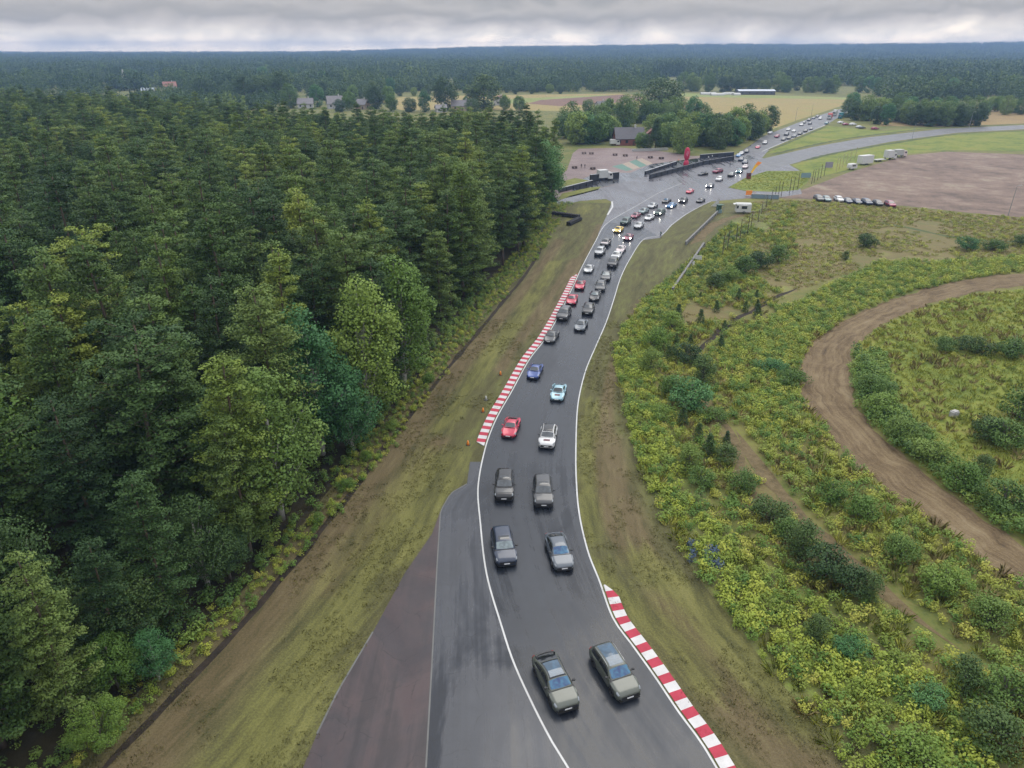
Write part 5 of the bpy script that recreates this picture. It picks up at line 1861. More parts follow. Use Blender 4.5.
PAR = 'cars driving in the parade along the track'
PARADE = [
    # x, y of the middle of the car in the photo, kind, colour, label, options
    (555, 681, 'coupe suv', 'grey green', 'grey-green coupe SUV leading the parade, black spoiler and blue windscreen', dict(glass=M_glass_blue, pano=True, spoiler=True, roof='black', rim=M_rimdark, dh=.02)),
    (614, 671, 'suv', 'grey green', 'grey-green SUV with glass roof beside the red and white kerb', dict(glass=M_glass_blue, pano=True, rim=M_rimdark, rails=True, dh=.03)),
    (503.5, 546, 'suv', 'navy', 'navy SUV with pale windscreen behind the leading coupe SUV', dict(glass=M_glass_sky, sun=True)),
    (559, 550, 'saloon', 'silver grey', 'silver-grey car with blue windscreen beside the navy SUV', dict(glass=M_glass_blue, dh=.04)),
    (504.5, 485, 'suv', 'black', 'black SUV with open sunroof just ahead of the red sports car', dict(glass=M_glass_grey, sun=True, bonnet='charcoal')),
    (543, 491, 'suv', 'charcoal', 'charcoal SUV driving beside the black SUV', dict(glass=M_glass_grey, sun=True)),
    (511, 426, 'sports', 'red', 'bright red sports car at the near end of the long kerb', dict(glass=M_glass_grey)),
    (548, 436, 'hatchback', 'white', 'white car with black roof and a red badge on its bonnet', dict(glass=M_glass_grey, roof='black', badge=True)),
    (558.5, 391, 'sports', 'pale blue', 'pale blue sports car with a dark badge on its bonnet', dict(badge=True)),
    (535, 370, 'sports', 'royal blue', 'deep blue sports car close to the long kerb', dict(glass=M_glass_grey)),
    (551.5, 335.5, 'sports', 'charcoal', 'charcoal sports car alone beside the middle of the long kerb', dict(glass=M_glass_grey)),
    (581, 324, 'sports', 'silver grey', 'silver-grey sports car leading the column on the verge side', dict(glass=M_glass_grey)),
    (564, 313.5, 'suv', 'charcoal', 'tall charcoal SUV beside the long kerb before the two red cars', dict(glass=M_glass_grey)),
    (588.5, 308, 'saloon', 'black', 'black saloon close behind the silver-grey sports car', dict(glass=M_glass_grey)),
    (572, 298.5, 'sports', 'red', 'pinkish red sports car, nearer of two red cars near the kerb end', dict(glass=M_glass_grey)),
    (595, 295, 'sports', 'black', 'black sports car with light windscreen behind the black saloon', dict(glass=M_glass_sky)),
    (580, 284, 'sports', 'red', 'red car with black roof at the far end of the long kerb', dict(roof='black')),
    (600.5, 286, 'hatchback', 'charcoal', 'dark grey hatchback beside the red car with black roof', dict(glass=M_glass_grey)),
    (606, 275.5, 'saloon', 'charcoal', 'dark saloon with pale windscreen beyond the kerb end', dict(glass=M_glass_sky)),
    (588.8, 268, 'sports', 'silver', 'silver sports car just past the far kerb end on the forest side', dict(glass=M_glass_grey)),
    (613, 262.5, 'suv', 'black', 'black SUV with a white car right behind it', dict(glass=M_glass_grey)),
    (616.5, 255, 'saloon', 'white', 'white saloon tucked behind the black SUV', dict(glass=M_glass_grey)),
    (621, 248.5, 'sports', 'pinkish white', 'pinkish white sports car following the white saloon', dict(glass=M_glass_grey)),
    (600, 251, 'hatchback', 'silver', 'silver hatchback on the forest side edge line', dict(glass=M_glass_grey)),
    (605.7, 242.5, 'hatchback', 'charcoal', 'dark hatchback with pale bonnet behind the silver hatchback', dict(bonnet='pinkish white')),
    (628.5, 236.5, 'sports', 'wine red', 'wine red sports car near the corner of the verge', dict(lit=True)),
    (618.5, 229, 'sports', 'yellow', 'yellow sports car with lit headlights', dict(lit=True)),
    (639, 225, 'saloon', 'silver', 'silver saloon across from the dark green car', dict(glass=M_glass_grey)),
    (625.8, 221.5, 'suv', 'dark green', 'dark green SUV behind the yellow sports car', dict()),
    (635.7, 215, 'sports', 'wine red', 'reddish sports car behind the dark green SUV', dict()),
    (649.5, 217, 'sports', 'white', 'white sports car beside the reddish sports car', dict(glass=M_glass_grey)),
    (643.5, 210.8, 'saloon', 'grey teal', 'grey-teal saloon behind the reddish sports car', dict()),
    (652.8, 205.5, 'saloon', 'silver', 'silver saloon ahead of the black car with the blue one beside it', dict(glass=M_glass_grey)),
    (659.8, 212.5, 'suv', 'dark green', 'dark green SUV with headlights streaking on the wet road by the verge', dict(lit=True)),
    (666.6, 200.3, 'sports', 'black', 'black sports car beside the blue car', dict(glass=M_glass_blue)),
    (671.6, 205.3, 'saloon', 'blue', 'blue car with headlights on the verge side', dict(lit=True, glass=M_glass_blue)),
    (683.3, 200.2, 'hatchback', 'black', 'black hatchback with headlights behind the blue car', dict(lit=True)),
    (690, 190.8, 'sports', 'red', 'red sports car alone on the wide junction', dict(glass=M_glass_sky)),
    (710.2, 185.3, 'saloon', 'navy', 'navy car with bright headlight streaks at the grass island tip', dict(lit=True)),
    (719.3, 178.8, 'hatchback', 'white', 'white car with orange-grey windows before the grass island', dict()),
    (731.3, 174.7, 'suv', 'black', 'black SUV beside the grass island with its roof shining', dict(glass=M_glass_sky)),
    (739.5, 171.2, 'hatchback', 'teal', 'teal car with headlights close to the red flag post', dict(lit=True)),
    (745.3, 166.3, 'saloon', 'pinkish white', 'pinkish white car beside the orange feather flag', dict()),
    (745.2, 161.8, 'saloon', 'navy', 'dark blue car right behind the pinkish white one', dict(roof='white')),
    (741, 159.3, 'suv', 'navy', 'dark blue SUV in the bunch before the junction mouth', dict()),
    (738.6, 155.3, 'saloon', 'blue', 'blue car with pale windscreen at the pit wall end', dict(glass=M_glass_sky)),
    (741.5, 153, 'saloon', 'silver', 'silver car behind the blue one at the pit wall end', dict()),
    (746.5, 151.2, 'hatchback', 'charcoal', 'grey hatchback last of the bunch before the junction mouth', dict()),
    (757.8, 146.8, 'sports', 'red', 'salmon red car alone on the narrow road above the junction', dict(glass=M_glass_sky)),
    (765, 142.7, 'suv', 'silver', 'silver SUV on the narrow road behind the salmon red car', dict()),
    (786.5, 134.2, 'suv', 'navy', 'dark blue SUV on the far road between the parked rows', dict()),
    (788.5, 129.3, 'saloon', 'white', 'white car on the far road beside the dark blue SUV', dict()),
    (794, 130.7, 'saloon', 'white', 'second white car on the far road, nearer to the dark parked row', dict()),
    (801.5, 124.6, 'hatchback', 'white', 'white hatchback higher up the far road', dict()),
    (810, 123.3, 'hatchback', 'navy', 'dark blue hatchback on the far road near the white hatchback', dict()),
    (820.3, 118.4, 'suv', 'white', 'white SUV high on the far road before the lorries', dict()),
]
for x, y, kind, col, lab, op in PARADE:
    c = CARS[kind]
    p = G(x, y, .62)
    op = dict(op)
    dh = op.pop('dh', 0)
    d = math.hypot(p.x, p.y)
    lod = 0 if d < 150 else (1 if d < 215 else 2)
    car(kind, col, (p.x, p.y, .03), heading(p) + dh + random.uniform(-.03, .03), lab, PAR, lod, **op)

# parked cars
far_dir = math.atan2(*(lambda v: (v.y, v.x))(G(775, 140) - G(835, 114)))
def parked(lst, rz, group):
    for x, y, kind, col, lab in lst:
        p = G(x, y, .6)
        car(kind, col, (p.x, p.y, .03), rz + random.uniform(-.06, .06), lab, group, 2 if y > 170 else 3)
parked([(777, 136.5, 'suv', 'wine red', 'dark red SUV first of the cars parked along the far road'),
        (783.5, 139.2, 'saloon', 'black', 'black saloon nearest in the dark row parked along the far road'),
        (789, 138, 'suv', 'charcoal', 'charcoal SUV second in the dark row along the far road'),
        (794.5, 136, 'saloon', 'navy', 'navy saloon third in the dark row along the far road'),
        (800, 133.6, 'hatchback', 'black', 'black hatchback fourth in the dark row along the far road'),
        (805.5, 131, 'suv', 'black', 'black SUV fifth in the dark row along the far road'),
        (811, 128.6, 'saloon', 'charcoal', 'charcoal saloon at the far end of the dark row along the far road'),
        (804, 122.3, 'saloon', 'charcoal', 'charcoal car nearest in the row parked on the field side'),
        (809, 120, 'suv', 'black', 'black SUV second in the row parked on the field side'),
        (813.5, 118, 'saloon', 'navy', 'navy car third in the row parked on the field side'),
        (817.5, 116.4, 'hatchback', 'charcoal', 'grey hatchback last in the row parked on the field side'),
        (770, 133, 'hatchback', 'silver', 'silver hatchback parked in the trees beside the narrow road'),
        (826.5, 123.2, 'suv', 'teal', 'dark teal van-like SUV at the road edge below the lorries')],
       far_dir, 'cars parked along the far road')
parked([(841, 122.6, 'hatchback', 'white', 'white hatchback first in the roadside parking area'), (846, 124.3, 'saloon', 'wine red', 'dark red saloon in the roadside parking area'), (853, 124.6, 'suv', 'white', 'white SUV in the middle of the roadside parking area'),
        (859.5, 126.8, 'saloon', 'silver', 'silver saloon in the roadside parking area'), (862, 127.8, 'hatchback', 'charcoal', 'charcoal hatchback in the roadside parking area'), (875, 128.8, 'suv', 'wine red', 'dark red SUV standing apart beyond the roadside parking area')],
       .35, 'cars in the roadside parking area')
parked([(818.6, 198.6, 'suv', 'charcoal', 'charcoal SUV first in the row on the edge of the gravel lot'), (826.5, 199, 'hatchback', 'grey teal', 'grey-teal hatchback second in the row on the gravel lot'), (838.8, 199.2, 'hatchback', 'white', 'white hatchback in the row on the gravel lot'),
        (847.5, 200.5, 'saloon', 'navy', 'dark blue saloon next to the white hatchback on the gravel lot'), (857, 201.3, 'saloon', 'navy', 'navy saloon in the row on the gravel lot'), (866.5, 202.2, 'suv', 'navy', 'navy SUV in the row on the gravel lot'),
        (877.5, 203.2, 'hatchback', 'black', 'black hatchback last but one in the row on the gravel lot'), (890, 204.3, 'suv', 'wine red', 'dark wine red SUV ending the row on the gravel lot')],
       -1.62, 'cars parked on the edge of the gravel lot')
p = G(717.8, 170.8, .8)
car('suv', 'wine red', (p.x, p.y, .03), heading(p) - .4, 'dark red SUV standing off the lane beside the pit wall', 'cars standing by the pit wall', 2)
p = G(703, 173.8, .5)
car('sports', 'black', (p.x, p.y, .03), heading(p) - .5, 'low black car standing between the pit wall and the red sports car', 'cars standing by the pit wall', 2)
p = G(700.6, 200.6, .4)
car('sports', 'black', (p.x, p.y, .03), heading(p), 'black sports car at the white-edged grass tip by the guard wall', PAR, 2)
# ------------------------------------------------------------------ things along the track and in the paddock
M_rubber = simple('stacked tyre rubber', (.02, .02, .022), .7, var=.5)
M_darkwall = simple('dark wall panel', (.022, .026, .034), .55, var=.5, scale=.6)
M_conc = simple('weathered concrete', (.17, .165, .16), .8, var=.6, scale=.8)
M_steel = simple('galvanised steel', (.34, .35, .36), .45, .6, var=.4)
M_postwood = simple('weathered post', (.085, .065, .042), .8, var=.6)
M_postpale = simple('pale post', (.35, .30, .18), .7, var=.5)
M_redfab = simple('red fabric', (.48, .015, .06), .55, var=.3)
M_pinkfab = simple('pale pink print', (.62, .20, .26), .55)
M_orange = simple('orange fabric', (.85, .26, .04), .6, var=.2)
M_yellow = simple('yellow orange fabric', (.90, .52, .05), .6, var=.2)
M_dkred = simple('dark red panel', (.16, .02, .02), .6)
M_bluegrey = simple('blue grey banner', (.16, .22, .27), .6, var=.3)
M_teal_b = simple('teal grey board', (.18, .27, .29), .6, var=.3)
M_wpaint = simple('white panel', (.52, .52, .50), .45, var=.3)
M_wdirty = simple('off white panel', (.40, .40, .38), .55, var=.4)
M_greenp = simple('dark green panel', (.035, .09, .06), .6, var=.3)
M_wallred = simple('orange red wall', (.20, .06, .04), .7, var=.4, scale=.8)
M_wallw = simple('white render', (.46, .45, .43), .75, var=.3, scale=.4)
M_walltan = simple('tan render', (.40, .30, .20), .75, var=.3, scale=.4)
M_roofd = simple('dark slate roof', (.085, .08, .09), .6, var=.5, scale=.8)
M_roofg = simple('grey tiled roof', (.20, .185, .19), .65, var=.5, scale=.8)
M_roofr = simple('red tiled roof', (.26, .11, .085), .65, var=.5, scale=.8)
M_roofp = simple('pale blue sheet roof', (.36, .40, .46), .4, .2, var=.3, scale=.3)
M_window = simple('window glass', (.03, .035, .04), .12, spec=.7)
M_stone = simple('pale stone', (.36, .35, .33), .8, var=.5, scale=1.5)
M_skin = simple('skin', (.42, .26, .19), .6)
M_hair = simple('hair', (.04, .03, .022), .7)
M_wood = simple('dark stained wood', (.07, .04, .03), .7, var=.5)
M_teal = simple('teal truck paint', (.02, .16, .18), .4)
M_truckred = simple('red truck paint', (.50, .06, .04), .4)
M_scr = M_glass


def ang(a, b):
    return math.atan2(b.y - a.y, b.x - a.x)


# tyre barriers at the corner of the forest
M_tyreS = None
def torus(R0, r0, n=14, k=7):
    vs = [((R0 + r0 * math.cos(6.2832 * j / k)) * math.cos(6.2832 * i / n), (R0 + r0 * math.cos(6.2832 * j / k)) * math.sin(6.2832 * i / n), r0 * math.sin(6.2832 * j / k)) for i in range(n) for j in range(k)]
    fs = [(i * k + j, ((i + 1) % n) * k + j, ((i + 1) % n) * k + (j + 1) % k, i * k + (j + 1) % k) for i in range(n) for j in range(k)]
    return vs, fs
tv, tf = torus(.24, .13)
m = MB()
for z in (.13, .38, .63, .88):
    m.add([(x, y, zz + z) for x, y, zz in tv], tf)
STACK = m.mesh('tyre stack', [M_rubber], True)


def tyre_barrier(px0, px1, label, rows=2):
    a, b = G(*px0), G(*px1)
    d = (b - a)
    n = max(3, int(d.length / .78))
    t = thing('tyre_barrier', label, 'tyre barrier', a, ang(a, b), 'tyre barriers')
    for i in range(n):
        for r in range(rows):
            link('tyre_stack', STACK, t, ((i + .5) * d.length / n, r * .76, .03))
    m = MB()
    m.box((d.length / 2, -.40, .55), (d.length, .03, .35))
    m.build('belt', M_darkwall, t)


tyre_barrier((552, 215), (579, 218.8), 'long black tyre barrier reaching from the forest corner across the grass')
tyre_barrier((569.5, 226), (581, 220.5), 'short black tyre barrier on the grass in front of the long one')


def wall(px0, px1, hgt, thick, label, mat, posts=True, cope=None, name='barrier_wall', group='dark walls round the paddock'):
    a, b = G(*px0), G(*px1)
    L = (b - a).length
    t = thing(name, label, 'wall', a, ang(a, b), group)
    MB().box((L / 2, 0, hgt / 2), (L, thick, hgt)).build('wall_panel', mat, t)
    MB().box((L / 2, 0, hgt + .06), (L + .1, thick + .12, .12)).build('coping', cope or M_steel, t)
    if posts:
        n = min(40, max(2, int(L / 4)))
        for i in range(n + 1):
            MB().box((L * i / n, -thick / 2 - .075, hgt / 2), (.16, .15, hgt - .02)).build('post', M_darkwall if mat is M_darkwall else M_steel, t)
    return t


wall((559, 192.6), (592, 184.2), 1.3, .5, 'low dark wall running out of the forest beside the small grass patch', M_darkwall)
wall((590, 181.5), (618, 178.6), 2.3, .6, 'tall dark wall in front of the white van by the paddock', M_darkwall)
wall((649.5, 179), (702, 165.3), 1.5, .5, 'long dark pit wall along the wide road, nearer half', M_darkwall, cope=M_darkwall)
wall((702.5, 165.1), (733, 160), 1.5, .5, 'dark pit wall ending at the narrow road, farther half', M_darkwall, cope=M_darkwall)
wall((645, 174.5), (676, 164.3), 1.2, .5, 'lower dark wall behind the pit wall', M_darkwall)
wall((700, 158.5), (733, 155.8), 1.6, .5, 'dark wall under the trees behind the pit wall', M_darkwall)
wall((672.5, 292), (703.5, 246), .75, .30, 'grey concrete guard wall between verge and heath with signs on it', M_conc, cope=M_conc, name='guard_wall', group='concrete guard walls')
wall((685.5, 245), (717.5, 213.5), .75, .30, 'grey concrete guard wall ending at the green shelter', M_conc, cope=M_conc, name='guard_wall', group='concrete guard walls')
wall((751, 198.3), (778.5, 199.2), 1.3, .12, 'low blue-grey banner wall along the lane below the grass island', M_bluegrey, cope=M_wdirty, name='banner_wall', group='banner walls by the island')
wall((632, 151.5), (668, 150.2), 1.0, .3, 'pale low wall in front of the house', M_wdirty, False, M_wpaint, group='pale walls by the house')

# signs and flags
def board(px, wd, hg, z0, rz, label, mat, group, name='banner_board'):
    p = G(*px)
    t = thing(name, label, 'board', p, rz, group)
    MB().box((0, 0, z0 + hg / 2), (wd, .08, hg)).build('panel', mat, t)
    for s in (-1, 1):
        MB().tube([(s * wd * .42, .08, 0), (s * wd * .42, .08, z0 + hg)], [.05, .05], 6).build('leg', M_steel, t)
    return t


board((748.6, 196), 2.1, 1.4, .35, .1, 'bright orange board beside the lane under the grass island', M_orange, 'boards by the island')
board((805.5, 178.5), 3.6, 1.7, .3, .05, 'teal-grey board at the corner of the grass island', M_teal_b, 'boards by the island')
board((828.5, 168.5), 3.2, 2.2, .3, .1, 'greyish purple board between the tall posts', simple('grey purple board', (.25, .23, .28), .6), 'boards by the island')
board((697.5, 262), 1.7, .9, .6, -.5, 'small white sign turned across the guard wall, higher one', M_wpaint, 'white signs at the guard wall')
board((693, 268), 1.0, .9, .5, .9, 'small white sign leaning at the guard wall, lower one', M_wpaint, 'white signs at the guard wall')
p = G(686, 165)
t = thing('advertising_tower', 'tall red inflatable tower with a pale pink print beside the pit wall', 'sign', p, 0)
m = MB()
prof = [(0, 1.1), (.15, 1.15), (1.1, 1.0), (1.9, .72)]
m.tube([(0, 0, z) for z, _ in prof], [r for _, r in prof], 16)
m.build('base', M_redfab, t, smooth=True)
m = MB()
n = 18
prof = [(1.85, .6), (2.2, 1.15), (3.2, 1.6), (4.6, 1.75), (5.8, 1.55), (6.6, 1.05), (6.95, .3)]
m.tube([(0, 0, z) for z, _ in prof], [r for _, r in prof], n)
o = m.build('body', M_redfab, t, smooth=True)
o.scale = (.68, .42, 1)
m = MB()
m.box((0, 0, 4.6), (.30, .06, 1.9)).box((.42, 0, 4.9), (.22, .06, 1.2)).box((-.42, 0, 4.4), (.22, .06, 1.0))
m.build('print', M_pinkfab, t, (0, -.76, 0))
p = G(748.5, 178)
t = thing('feather_flag', 'orange and yellow feather flag leaning over the grass island tip', 'flag', p, 0)
t.scale = (.85, .85, .9)
m = MB()
pole = [(0, 0, 0), (.7, 0, 2.6), (1.9, 0, 5.0), (3.1, 0, 6.6)]
m.tube(pole, [.06, .05, .04, .02], 6)
m.build('pole', M_steel, t)
m = MB()
q = smooth_line(pole, 5)
vs, fs = [], []
for i, c in enumerate(q[4:]):
    u = i / (len(q) - 5)
    wv = .9 + 1.1 * u
    for yy in (-.02, .02):
        vs += [(c[0] + .03, yy, c[2]), (c[0] + .03 + wv * .85, yy + .12 * math.sin(u * 6), c[2] - wv * .25)]
k = len(q) - 4
for i in range(k - 1):
    a, b = i * 4, (i + 1) * 4
    fs += [(a, a + 1, b + 1, b), (a + 2, b + 2, b + 3, a + 3), (a + 1, a + 3, b + 3, b + 1), (a, b, b + 2, a + 2)]
fs += [(0, 2, 3, 1), ((k - 1) * 4, (k - 1) * 4 + 1, (k - 1) * 4 + 3, (k - 1) * 4 + 2)]
sp = int(len(fs) * .62)
m.add(vs, fs)
m.m = [0 if i < sp else 1 for i in range(len(fs))]
m.build('sail', [M_yellow, M_orange], t)
p = G(748.2, 178.2)
t = thing('marshal_box', 'dark red marshal box at the foot of the feather flag', 'box', (p.x - .3, p.y - 1.2, 0), .2)
m = MB()
m.box((0, 0, 1.0), (1.3, 1.1, 2.0)).build('body', M_dkred, t)
MB().box((0, 0, 2.08), (1.5, 1.3, .12)).build('roof', M_roofd, t)
MB().box((0, -.56, 1.3), (.9, .03, .6)).build('hatch', M_window, t)

# kiosk trailer, shelter and posts on the heath
p = G(742.5, 213)
t = thing('kiosk_trailer', 'white kiosk trailer with a raised awning flap on the heath', 'kiosk', p, -.12)
m = MB()
sec = [(-1.1, .45), (1.1, .45), (1.1, 2.6), (.9, 2.85), (-.9, 2.85), (-1.1, 2.6)]
vs = [(x, y, z) for x in (-2.1, 2.1) for y, z in sec]
m.add(vs, [tuple(range(6)), tuple(range(11, 5, -1))] + [(i, i + 6, (i + 1) % 6 + 6, (i + 1) % 6) for i in range(6)])
fix_normals(m.build('body', M_wpaint, t).data)
MB().box((.15, -1.115, 1.75), (1.5, .03, .75)).build('hatch', M_window, t)
MB().box((-1.75, -1.115, 1.9), (.5, .03, .8)).build('window', M_window, t)
m = MB()
m.add([(-2.9, -1.0, 2.62), (-2.9, .8, 2.62), (-2.1, .9, 2.75), (-2.1, -1.0, 2.75), (-2.9, -1.0, 2.56), (-2.9, .8, 2.56), (-2.1, .9, 2.69), (-2.1, -1.0, 2.69)], [(0, 1, 2, 3), (7, 6, 5, 4), (0, 4, 5, 1), (1, 5, 6, 2), (2, 6, 7, 3), (3, 7, 4, 0)])
m.build('awning', M_wpaint, t)
m = MB()
m.add([(-.65, -1.11, 2.16), (.95, -1.11, 2.16), (.95, -1.9, 2.42), (-.65, -1.9, 2.42), (-.65, -1.11, 2.12), (.95, -1.11, 2.12), (.95, -1.9, 2.38), (-.65, -1.9, 2.38)], [(0, 1, 2, 3), (7, 6, 5, 4), (0, 4, 5, 1), (1, 5, 6, 2), (2, 6, 7, 3), (3, 7, 4, 0)])
m.build('flap', M_wpaint, t)
for s in (-1, 1):
    wo = link('wheel', CARPARTS['suv']['tyre'], t, (.2, s * 1.0, .37))
MB().tube([(2.1, 0, .5), (3.2, 0, .5)], [.05, .05], 6).build('drawbar', M_steel, t)
p = G(719.5, 213)
t = thing('marshal_shelter', 'green marshal shelter at the end of the guard wall', 'shelter', p, .3)
MB().box((0, .6, 1.15), (1.7, .08, 2.3)).box((-.82, 0, 1.15), (.08, 1.2, 2.3)).build('wall', M_greenp, t)
MB().box((0, 0, 2.36), (1.9, 1.5, .1)).build('roof', M_greenp, t)
MB().box((.1, .1, .45), (1.2, .5, .9)).build('desk', M_teal_b, t)
MB().tube([(.8, -.6, 0), (.8, -.6, 2.3)], [.05, .05], 6).build('post', M_steel, t)
p = G(715, 207)
t = thing('white_panel', 'white triangular panel at the paved tip before the green shelter', 'panel', p, -.5)
m = MB()
m.add([(-1.2, 0, .2), (1.0, 0, .2), (1.0, 0, 2.6), (-1.2, .08, .2), (1.0, .08, .2), (1.0, .08, 2.6)], [(0, 1, 2), (5, 4, 3), (0, 3, 4, 1), (1, 4, 5, 2), (2, 5, 3, 0)])
m.build('sheet', M_wpaint, t)
MB().tube([(1.0, .14, 0), (1.0, .14, 2.7)], [.05, .05], 6).build('post', M_steel, t)


def post_fence(pxs, hgt, label, mat, group='tall post fences', wires=3):
    P = [G(*q) for q in pxs]
    t = thing('post_fence', label, 'fence', P[0], 0, group)
    for q in P:
        d = q - P[0]
        h = hgt * random.uniform(.88, 1.08)
        l = random.uniform(-.12, .12)
        MB().tube([(d.x, d.y, 0), (d.x + l, d.y, h)], [.10, .075], 6).build('post', mat, t)
    m = MB()
    for k in range(wires):
        z = hgt * (.3 + .28 * k)
        for a, b in zip(P[:-1], P[1:]):
            m.tube([a - P[0] + Vector((0, 0, z)), b - P[0] + Vector((0, 0, z))], [.012, .012], 4)
    m.build('wire', M_steel, t)
    return t


post_fence([(722.5, 256), (727, 251), (735.5, 246.5), (739.5, 242), (747, 235.5), (750.5, 230)], 5.2, 'row of tall dark posts on the heath behind the guard walls', M_postwood)
post_fence([(758, 222), (761.5, 214), (766, 207), (771, 201), (775, 197.5)], 3.6, 'shorter dark posts climbing from the heath to the lane', M_postwood)
post_fence([(778, 198), (781, 196.5), (789.5, 193), (793, 191), (797.5, 189)], 5.0, 'tall dark posts at the near corner of the gravel lot', M_postwood)
post_fence([(811.5, 184), (814, 182.5), (817.5, 180), (820.5, 178), (824, 176)], 4.6, 'tall posts beside the teal-grey board', M_postwood)
post_fence([(836, 171.5), (839, 169.5), (842.5, 167), (846, 164.8), (850, 161.5), (855, 158.5)], 5.0, 'yellowish tall posts beside the small caravan', M_postpale)


def lamp(px, h, label, name='lamp_post', group='poles by the far road'):
    p = G(*px)
    t = thing(name, label, 'pole', p, 0, group)
    MB().tube([(0, 0, 0), (.15, 0, h)], [.11, .06], 6).build('pole', M_steel, t)
    MB().tube([(.15, 0, h), (.9, 0, h + .25)], [.05, .04], 6).build('arm', M_steel, t)
    MB().box((1.1, 0, h + .24), (.7, .25, .12)).build('lamp_head', M_wdirty, t)
lamp((1008, 215.5), 8.2, 'leaning lamp post at the edge of the gravel lot')
lamp((969, 128), 9.0, 'pale lamp post in front of the dark wood')
lamp((795, 122), 8.5, 'pole on the ripe field beside the far road, lower one')
lamp((811, 117), 8.5, 'pole on the ripe field beside the far road, higher one')
lamp((912, 139), 7.5, 'pole beside the curved road')

# vehicles on the gravel lot and the far road
def trailer(px, rz, L, W, Hh, label, name, cat, mat, group, z0=.55, windows=False, wheels=1, round_=False):
    p = G(*px)
    t = thing(name, label, cat, p, rz, group)
    m = MB()
    e = .35 if round_ else .08
    sec = [(-L / 2 + e * .3, z0), (L / 2 - e * .6, z0), (L / 2, z0 + .5), (L / 2 - e * .4, Hh - e), (L / 2 - e * 1.6, Hh), (-L / 2 + e * 1.6, Hh), (-L / 2 + e * .4, Hh - e), (-L / 2, z0 + .5)]
    n = len(sec)
    vs = [(x, s * W / 2, z) for s in (-1, 1) for x, z in sec]
    m.add(vs, [tuple(range(n)), tuple(range(2 * n - 1, n - 1, -1))] + [(i, i + n, (i + 1) % n + n, (i + 1) % n) for i in range(n)])
    fix_normals(m.build('body', mat, t).data)
    if windows:
        for s in (-1, 1):
            MB().box((0, s * (W / 2 + .012), Hh * .68), (L * .5, .03, Hh * .22)).build('window', M_window, t)
    for i in range(wheels):
        for s in (-1, 1):
            link('wheel', CARPARTS['suv']['tyre'], t, ((i - (wheels - 1) / 2) * .9 - .2, s * (W / 2 - .16), .37))
    m = MB()
    m.tube([(L / 2, 0, .5), (L / 2 + 1.1, 0, .5)], [.05, .05], 6)
    m.build('drawbar', M_steel, t)
    return t


trailer((851.5, 169.5), .45, 3.6, 2.0, 2.3, 'small rounded white caravan first in the line at the gravel lot', 'caravan', 'caravan', M_wpaint, 'vehicles along the top of the gravel lot', windows=True, round_=True)
trailer((864.5, 164.5), .45, 6.6, 2.6, 3.7, 'big white box trailer between the caravan and the low loader', 'box_trailer', 'trailer', M_wpaint, 'vehicles along the top of the gravel lot', wheels=2)
p = G(879, 161.5)
t = thing('flat_trailer', 'low empty flat trailer between the box trailer and the lorry cab', 'trailer', p, .42, 'vehicles along the top of the gravel lot')
MB().box((0, 0, .85), (5.6, 2.2, .22)).build('deck', M_wdirty, t)
for i in (-1, 1):
    for s in (-1, 1):
        link('wheel', CARPARTS['suv']['tyre'], t, (i * .5 - .8, s * .95, .37))
MB().tube([(2.8, 0, .8), (4.2, 0, .7)], [.06, .06], 6).build('drawbar', M_steel, t)


def lorry(px, rz, label, cabmat, boxmat, group, L=7.0, Hb=3.3, box=True, name='lorry'):
    p = G(*px)
    t = thing(name, label, 'lorry', p, rz, group)
    m = MB()
    sec = [(L / 2 - 1.9, .5), (L / 2, .5), (L / 2, 1.5), (L / 2 - .35, 2.7), (L / 2 - 1.9, 2.8)]
    n = len(sec)
    vs = [(x, s * 1.15, z) for s in (-1, 1) for x, z in sec]
    m.add(vs, [tuple(range(n)), tuple(range(2 * n - 1, n - 1, -1))] + [(i, i + n, (i + 1) % n + n, (i + 1) % n) for i in range(n)])
    fix_normals(m.build('cab', cabmat, t).data)
    m = MB()
    e = .012
    m.add([(L / 2 - .02 + e, -1.0, 1.58), (L / 2 - .02 + e, 1.0, 1.58), (L / 2 - .33 + e, 1.0, 2.6), (L / 2 - .33 + e, -1.0, 2.6)], [(0, 1, 2, 3)])
    m.build('windscreen', M_scr, t)
    for s in (-1, 1):
        MB().box((L / 2 - .9, s * 1.162, 2.0), (.9, .02, .7)).build('side_window', M_scr, t)
    if box:
        MB().box((-1.0, 0, .75 + Hb / 2 - .1), (L - 2.1, 2.4, Hb - .6)).build('cargo_box', boxmat, t)
    else:
        MB().box((-1.0, 0, .95), (L - 2.1, 2.3, .2)).build('load_bed', boxmat, t)
    for x in (L / 2 - 1.0, -L / 2 + 1.2):
        for s in (-1, 1):
            link('wheel', CARPARTS['suv']['tyre'], t, (x, s * 1.0, .42))
    return t


lorry((889.5, 159.5), .45, 'white lorry cab with a short white box, pulling the flat trailer', M_wpaint, M_wpaint, 'vehicles along the top of the gravel lot', 5.6, 3.6)
lorry((899, 157), .3, 'pale pinkish van with a red edge, last in the line at the gravel lot', simple('pale pink van paint', (.60, .50, .47), .4), M_wdirty, 'vehicles along the top of the gravel lot', 6.2, 2.9)
lorry((829.5, 119), far_dir, 'red and white lorry near the top of the far road', M_wpaint, M_truckred, 'lorries on the far road', 7.5)
lorry((834.5, 115.5), far_dir, 'white lorry at the top of the far road', M_wpaint, M_wpaint, 'lorries on the far road', 8.5)
lorry((840.5, 118.5), far_dir, 'teal lorry at the top of the far road by the dark wood', M_teal, M_teal, 'lorries on the far road', 8.0)
lorry((604.5, 180), .35, 'white van standing behind the tall dark wall', M_wpaint, M_wpaint, 'vans in the paddock', 5.6, 3.3)
